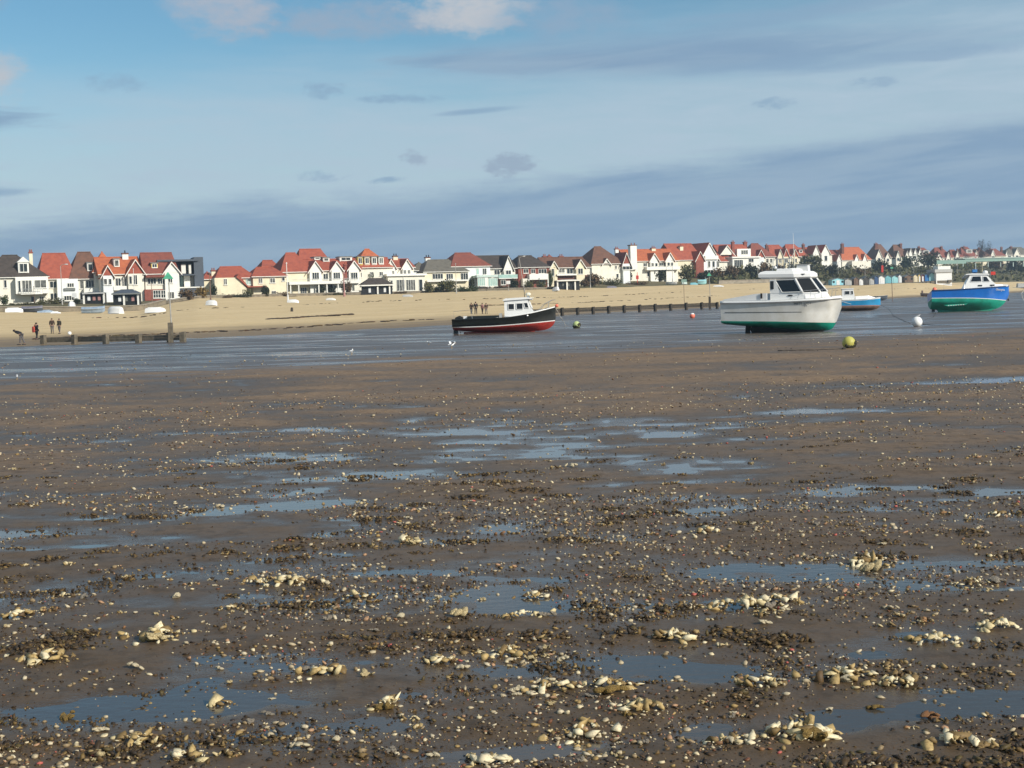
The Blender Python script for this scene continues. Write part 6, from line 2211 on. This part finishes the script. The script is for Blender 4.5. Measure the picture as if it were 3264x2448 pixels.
# dark moored boat cut by the edge of the picture
p = at(3262, 928, 480)
E = empty('moored_boat', (p.x, p.y, p.z - .3), 0, 'dark-hulled boat with pale deck clutter at the picture edge', 'boat')
H5 = Hull([(-4, .2, 1.2, .6, 1.4, 1.6), (-1, .1, 1.3, .5, 1.5, 1.6), (2, .1, .9, .6, 1.2, 1.8), (3.6, .6, .1, 1.2, .3, 2.1), (4, 1.4, .01, 1.7, .04, 2.2)], 16)
H5.band(lambda s: -9, lambda s: 9, 'hull', 'cloth_brown', E, 7)
H5.sheer(.06, 'hut_grey', E)
H5.deck(E, 'deck_grey', .05)
MB().prism([(-2.2, 1.5), (.6, 1.55), (.3, 3.0), (-2.0, 3.0)], -.8, .8).build('wheelhouse', 'hut_grey', E)
MB().box(1.0, 2.0, -.5, .5, 1.6, 2.5).build('deck_gear', 'hut_white', E)


# ================================================================== buoys and moorings
def rope(name, pts, r, m, label, cat='rope'):
    root = empty(name, pts[0], 0, label, cat)
    o = Vector(pts[0])
    # a sagging line sampled finely so that it lies on the ground
    P = [Vector(p_) - o for p_ in pts]
    fine = []
    for i in range(len(P) - 1):
        for k in range(6):
            t_ = k / 6
            q_ = P[i].lerp(P[i + 1], t_)
            fine.append(q_ + Vector((.03 * math.sin(i * 2.1 + k), .06 * math.sin(k * 1.7 + i), 0)))
    fine.append(P[-1])
    MB().tube(fine, r, 5).build('strand', m, root)
    MB().ball(P[0], r * 2.4, n=6, m=4).build('shackle', m, root)
    return root


def buoy(u, v, rpx, m, label, squash=1.0, top=None, ring=True, weed=False):
    p = flat_at(u, v) if not isinstance(u, Vector) else u
    r = rpx * p.y / FPX
    root = empty('mooring_buoy', (p.x, p.y, 0.01), random.uniform(0, 3), label, 'buoy')
    MB().ball((0, 0, r * .92), r, r, r * squash, 18, 12).build('float', m, root, smooth=True)
    if ring:
        MB().tube([(0, 0, r * 1.8), (0, 0, r * 2.05)], r * .12, 8).build('eye', 'steel', root)
    if top:
        MB().ball((0, 0, r * 1.5), r * .8, r * .8, r * .5, 14, 6).build('cap', top, root, smooth=True)
    if weed:
        wb = MB()
        for k in range(70):
            a_ = random.uniform(-2.6, 1.2)
            zr_ = random.uniform(-.95, .35) if a_ > -1.0 else random.uniform(-.95, -.25)
            hr_ = r * math.sqrt(max(.05, 1 - zr_ * zr_)) * .98
            wb.ball((hr_ * math.cos(a_), hr_ * math.sin(a_), r * (.92 + zr_)), r * random.uniform(.10, .26), r * random.uniform(.10, .26), r * random.uniform(.12, .3), 6, 4)
        wb.build('weed_growth', 'weed', root)
    return root


bq = buoy(2706, 1113, 21, 'buoy_yellow', 'weed-hung yellow mooring buoy resting on the near mud', weed=True, ring=False)
bq.rotation_euler = (0, 0, R(10))
buoy(1838, 1047, 12, 'buoy_lime', 'pale lime mooring buoy off the black workboat bow', weed=True).rotation_euler = (0, 0, R(-30))
buoy(2923, 1042, 17, 'buoy_white', 'clean white ball buoy on the mud beyond the yellow one')
buoy(2207, 1015, 8.5, 'buoy_orange', 'small orange-pink buoy off the end of the long groyne', top='gel_white', ring=False)
p = hit(222, 1068)
buoy(Vector((p.x, p.y, p.z)), 0, 6, 'buoy_white', 'small pale ball lying on the sand near the walkers', ring=True).location.z = p.z
g0 = flat_at
bow = W.matrix_basis @ Vector((3.74, 0, 1.7))
rope('mooring_rope', [bow, flat_at(1790, 1015, .9), flat_at(1800, 1030, .35), flat_at(1804, 1042, .02), flat_at(1826, 1045, .02)], .022, 'rope_pale', 'pale rope hanging from the black workboat bow')
rope('buoy_shadow_strip', [flat_at(2690, 1115, .02), flat_at(2620, 1117, .02), flat_at(2550, 1118, .02), flat_at(2480, 1119, .02)], .045, 'rope_dark', 'dark chain trailing straight across the mud from the yellow buoy', 'chain')  # dark strand laid down to stand in for the yellow buoy's cast shadow
rope('mooring_rope', [flat_at(2900, 1031, .03), flat_at(2880, 1022, .03), flat_at(2850, 1008, .03), flat_at(2832, 985, .03), flat_at(2808, 972, .03)], .022, 'rope_dark', 'dark rope running inland from the white ball buoy')
rope('mooring_rope', [flat_at(2944, 1034, .03), flat_at(2985, 1038, .03), flat_at(3030, 1037, .03)], .024, 'rope_dark', 'dark rope lying seaward of the white ball buoy')
rope('mooring_rope', [flat_at(2982, 998, .03), flat_at(2975, 1012, .03), flat_at(2950, 1018, .03)], .024, 'rope_dark', 'short dark rope at the blue boat stern')
rope('mooring_rope', [E.location + Vector((.6, -1.4, 1.4)), at(3256, 935, 300), flat_at(3262, 958, .03)], .05, 'rope_pale', 'white mooring line dropping from the edge boat')


# ================================================================== people
def skin_obj(name, verts, edges, radii, m, parent, root_i=0):
    me = bpy.data.meshes.new(name)
    me.from_pydata(verts, edges, [])
    o = bpy.data.objects.new(name, me)
    COL.objects.link(o)
    o.parent = parent
    sm = o.modifiers.new('skin', 'SKIN')
    for i, r in enumerate(radii):
        sv_ = me.skin_vertices[0].data[i]
        sv_.radius = (r, r) if not isinstance(r, tuple) else r
        sv_.use_root = (i == root_i)
    sm.use_smooth_shade = True
    ss_ = o.modifiers.new('sub', 'SUBSURF')
    ss_.levels = 1
    ss_.render_levels = 1
    me.materials.append(M[m])
    return o


def person(loc, yaw, label, H=1.68, top='cloth_dark', legs='cloth_denim', stride=.14, bend=0.0, bag=None, arm=0.0, hood=False):
    root = empty('person', loc, yaw, label, 'person')
    s = H / 1.72
    # joints: local -y is the way the figure faces
    def hipz(p_):       # bend the trunk forward about the hips
        x, y, z = p_
        dz_ = z - .92
        return (x * s, (y - dz_ * math.sin(bend)) * s, (.92 + dz_ * math.cos(bend)) * s)
    pel, wa, ch, nk, hd, tp = (0, 0, .95), (0, 0, 1.10), (0, .01, 1.32), (0, .0, 1.47), (0, -.02, 1.58), (0, -.01, 1.67)
    V = [hipz(pel), hipz(wa), hipz(ch), hipz(nk), hipz(hd), hipz(tp)]
    Rr = [(.145, .11), (.13, .10), (.165, .11), .055, (.085, .10), .06]
    E_ = [(0, 1), (1, 2), (2, 3), (3, 4), (4, 5)]
    limb = {}
    for sd in (-1, 1):
        i = len(V)
        kne, ank = (sd * .10, -sd * stride * .4 - .02, .50), (sd * .10, sd * stride * -.8 + (.10 if sd * stride < 0 else 0), .09)
        V += [(sd * .10 * s, 0, .86 * s), tuple(c_ * s for c_ in kne), tuple(c_ * s for c_ in ank), (ank[0] * s * 1.1, (ank[1] - .16) * s, .04 * s)]
        Rr += [.09, .06, .042, .04]
        E_ += [(0, i), (i, i + 1), (i + 1, i + 2), (i + 2, i + 3)]
        j = len(V)
        sw_ = .10 + arm * (sd < 0)
        V += [hipz((sd * .19, 0, 1.40)), hipz((sd * .25, .05 - sd * stride * .5, 1.13)), hipz((sd * .24, -sw_, .90)), hipz((sd * .235, -sw_ - .03, .82))]
        Rr += [.06, .047, .033, .03]
        E_ += [(2, j), (j, j + 1), (j + 1, j + 2), (j + 2, j + 3)]
        # five fingers from the palm
        for k in range(5):
            f_ = len(V)
            if k == 4:
                V += [hipz((sd * .20, -sw_ - .06, .83)), hipz((sd * .19, -sw_ - .08, .80))]
            else:
                o_ = (k - 1.5) * .017
                V += [hipz((sd * .235, -sw_ - .03 + o_, .77)), hipz((sd * .225, -sw_ - .045 + o_, .735 + abs(k - 1.4) * .012))]
            Rr += [.009, .007]
            E_ += [(j + 3, f_), (f_, f_ + 1)]
        limb[sd] = (i, j)
    # nose and ears
    i = len(V)
    V += [hipz((0, -.115, 1.575)), hipz((-.085, .0, 1.58)), hipz((.085, .0, 1.58))]
    Rr += [.014, .016, .016]
    E_ += [(4, i), (4, i + 1), (4, i + 2)]
    skin_obj('body', V, E_, [tuple(x * s for x in r) if isinstance(r, tuple) else r * s for r in Rr], 'skin', root)
    # jacket
    jv = [hipz((0, 0, .88)), hipz(wa), hipz(ch), hipz((0, 0, 1.45))]
    jr = [(.185, .15), (.165, .135), (.20, .145), .085]
    je = [(0, 1), (1, 2), (2, 3)]
    for sd in (-1, 1):
        i = len(jv)
        sw_ = .10 + arm * (sd < 0)
        jv += [hipz((sd * .20, 0, 1.40)), hipz((sd * .255, .05 - sd * stride * .5, 1.13)), hipz((sd * .24, -sw_ + .01, .92))]
        jr += [.085, .068, .052]
        je += [(2, i), (i, i + 1), (i + 1, i + 2)]
    skin_obj('jacket', jv, je, [tuple(x * s for x in r) if isinstance(r, tuple) else r * s for r in jr], top, root)
    tv = [hipz((0, 0, .96))]
    tr = [(.155, .125)]
    te = []
    for sd in (-1, 1):
        i = limb[sd][0]
        b0 = len(tv)
        tv += [V[i], V[i + 1], tuple(V[i + 2][k] + (0, 0, .03 * s)[k] for k in range(3))]
        tr += [.108, .078, .06]
        te += [(0, b0), (b0, b0 + 1), (b0 + 1, b0 + 2)]
        f_ = V[i + 3]
        MB().loft([[(f_[0] + dx_ * w_, f_[1] + dy_, z_) for dx_, z_ in ((-.05, .0), (.05, .0), (.045, .09 * s), (-.045, .09 * s))] for dy_, w_ in ((.20, .8), (.08, 1), (-.04, 1), (-.09, .6))]).build('shoe', 'rubber', root)
    skin_obj('trousers', tv, te, [tuple(x * s for x in r) if isinstance(r, tuple) else r * s for r in tr], legs, root)
    hc = hipz((0, .015, 1.62))
    MB().ball(hc, .10 * s, .115 * s, .10 * s, 10, 6).build('hood' if hood else 'hair', top if hood else 'hair_dark', root, smooth=True)
    eyes = MB()
    for sd in (-1, 1):
        eyes.ball(hipz((sd * .032, -.105, 1.60)), .012, n=6, m=4)
    eyes.build('eyes', 'rubber', root)
    if bag:
        c_ = hipz((.22, .10, 1.10))
        b_ = empty('shoulder_bag', Vector(loc) + Matrix.Rotation(yaw, 3, 'Z') @ Vector(c_), yaw, 'red shoulder bag hanging at the walker in black', 'bag')
        MB().loft([[(x * w_, y, z) for x, y in ((-.09, -.16), (.09, -.16), (.11, .14), (-.11, .14))] for z, w_ in ((-.32, .8), (-.2, 1.1), (.1, 1), (.2, .6))]).build('pouch', bag, b_)
        MB().tube([(-.05, -.1, .18), (-.12, 0, .42), (-.05, .1, .18)], .018, 5).build('strap', bag, b_)
    return root


def stand(u, v):
    p = hit(u, v)
    return Vector((p.x, p.y, p.z - .02)), p.y


for (u, v, px, yaw, lb, kw) in [
    (118, 1083, 56, 2.6, 'person in black walking along the sand carrying a red bag', dict(top='cloth_dark', legs='cloth_dark', bag='cloth_red')),
    (167, 1062, 46, .3, 'person in brown patterned coat, taller of the walking pair', dict(top='cloth_brown', legs='cloth_grey')),
    (190, 1063, 44, -.3, 'person in broad dark brown coat walking beside the taller one', dict(top='cloth_olive', legs='cloth_grey', hood=True)),
    (70, 1099, 46, -1.7, 'person in dark top bending down over the wet sand', dict(top='cloth_dark', legs='cloth_grey', bend=1.15, arm=.25)),
    (1503, 1000, 36, 2.9, 'person in brown at the head of the group beyond the workboat', dict(top='cloth_brown', legs='cloth_denim')),
    (1517, 1001, 40, 3.3, 'tallest dark-clad person of the group beyond the workboat', dict(top='cloth_dark', legs='cloth_dark')),
    (1538, 1000, 34, 2.7, 'person in pinkish top within the group beyond the workboat', dict(top='cloth_pink', legs='cloth_brown')),
    (1550, 1000, 35, 3.4, 'person in loose brown coat nearest the white wheelhouse', dict(top='cloth_brown', legs='cloth_grey', hood=True))]:
    loc, D = stand(u, v)
    hgt = min(1.85, max(1.55, px * D / FPX)) if not kw.get('bend') else 1.65
    person(loc, yaw, lb, hgt, **kw)


# ================================================================== gulls
def gull(u, v, px, yaw, label, flying=False):
    p = flat_at(u, v)
    Lb = px * p.y / FPX
    root = empty('gull', (p.x, p.y, 0.0 if not flying else .12), yaw, label, 'gull')
    z0 = Lb * .55
    prof = [(-.62, .02, .03), (-.45, .07, .02), (-.2, .15, .0), (.05, .18, -.01), (.25, .15, .02), (.36, .10, .10), (.43, .085, .20), (.52, .085, .25), (.60, .05, .25), (.63, .015, .245)]
    rings = []
    for (x, r, dz_) in prof:
        rings.append([(x * Lb, r * Lb * .8 * math.cos(k * math.pi / 4), z0 + dz_ * Lb + r * Lb * math.sin(k * math.pi / 4)) for k in range(8)])
    MB().loft(rings).build('body', 'feather_white', root, smooth=True)
    MB().tube([(.61 * Lb, 0, z0 + .245 * Lb), (.76 * Lb, 0, z0 + .215 * Lb)], .032 * Lb, 6, .008 * Lb).build('beak', 'beak', root)
    for s_ in (-1, 1):
        if flying:
            q_ = [(.15, .12, .10), (.20, .75, .50), (.02, 1.35, .42), (-.12, 1.30, .40), (-.1, .7, .46), (-.22, .12, .08)]
            vs = [(x * Lb, s_ * y * Lb, z0 + z * Lb) for x, y, z in q_] + [(x * Lb, s_ * y * Lb, z0 + z * Lb + .02 * Lb) for x, y, z in q_]
            MB().add(vs, [tuple(range(6)), tuple(range(11, 5, -1))] + [(i, i + 6, (i + 1) % 6 + 6, (i + 1) % 6) for i in range(6)]).build('wing', 'feather_white', root)
        else:
            rg = [[(x * Lb, s_ * (.13 + w_ * .06 * math.cos(k * math.pi / 3)) * Lb, z0 + (.05 + zz_ + w_ * .10 * math.sin(k * math.pi / 3)) * Lb) for k in range(6)] for (x, w_, zz_) in ((-.72, .12, .0), (-.4, .6, .01), (0, 1, .02), (.22, .7, .02), (.28, .2, .02))]
            MB().loft(rg).build('wing', 'feather_grey', root, smooth=True)
        MB().tube([(0, s_ * .06 * Lb, z0 - .12 * Lb), (0.02 * Lb, s_ * .06 * Lb, 0), (.10 * Lb, s_ * .06 * Lb, 0.01)], .016 * Lb, 5).build('leg', 'beak', root)
    return root


gull(55, 1213, 22, 1.9, 'white gull standing on the mud farthest from the boats')
gull(1121, 1133, 24, 1.4, 'white gull standing upright on the mud short of the workboat')
gull(1440, 1119, 22, .5, 'white gull with wings raised on the mud before the workboat', True)
gull(1367, 1101, 16, 2.4, 'small greyish gull behind the one with raised wings')
gull(2928, 1012, 11, .4, 'tiny gull beside the white ball buoy')

# ================================================================== sea air between here and the far houses
hz = bpy.data.materials.new('sea_haze')
hz.use_nodes = True
t = hz.node_tree
t.nodes.remove(t.nodes['Principled BSDF'])
pv = t.nodes.new('ShaderNodeVolumePrincipled')
pv.inputs['Color'].default_value = (0.66, 0.84, 1.0, 1)
pv.inputs['Density'].default_value = 0.00025
pv.inputs['Anisotropy'].default_value = 0.2
t.links.new(pv.outputs[0], t.nodes['Material Output'].inputs['Volume'])
ho = MB().box(-3300, 3300, -3300, 3300, -4.5, 45.0).build('haze', hz)
tag(ho, 'thin pale sea haze over the whole shore', kind='stuff')
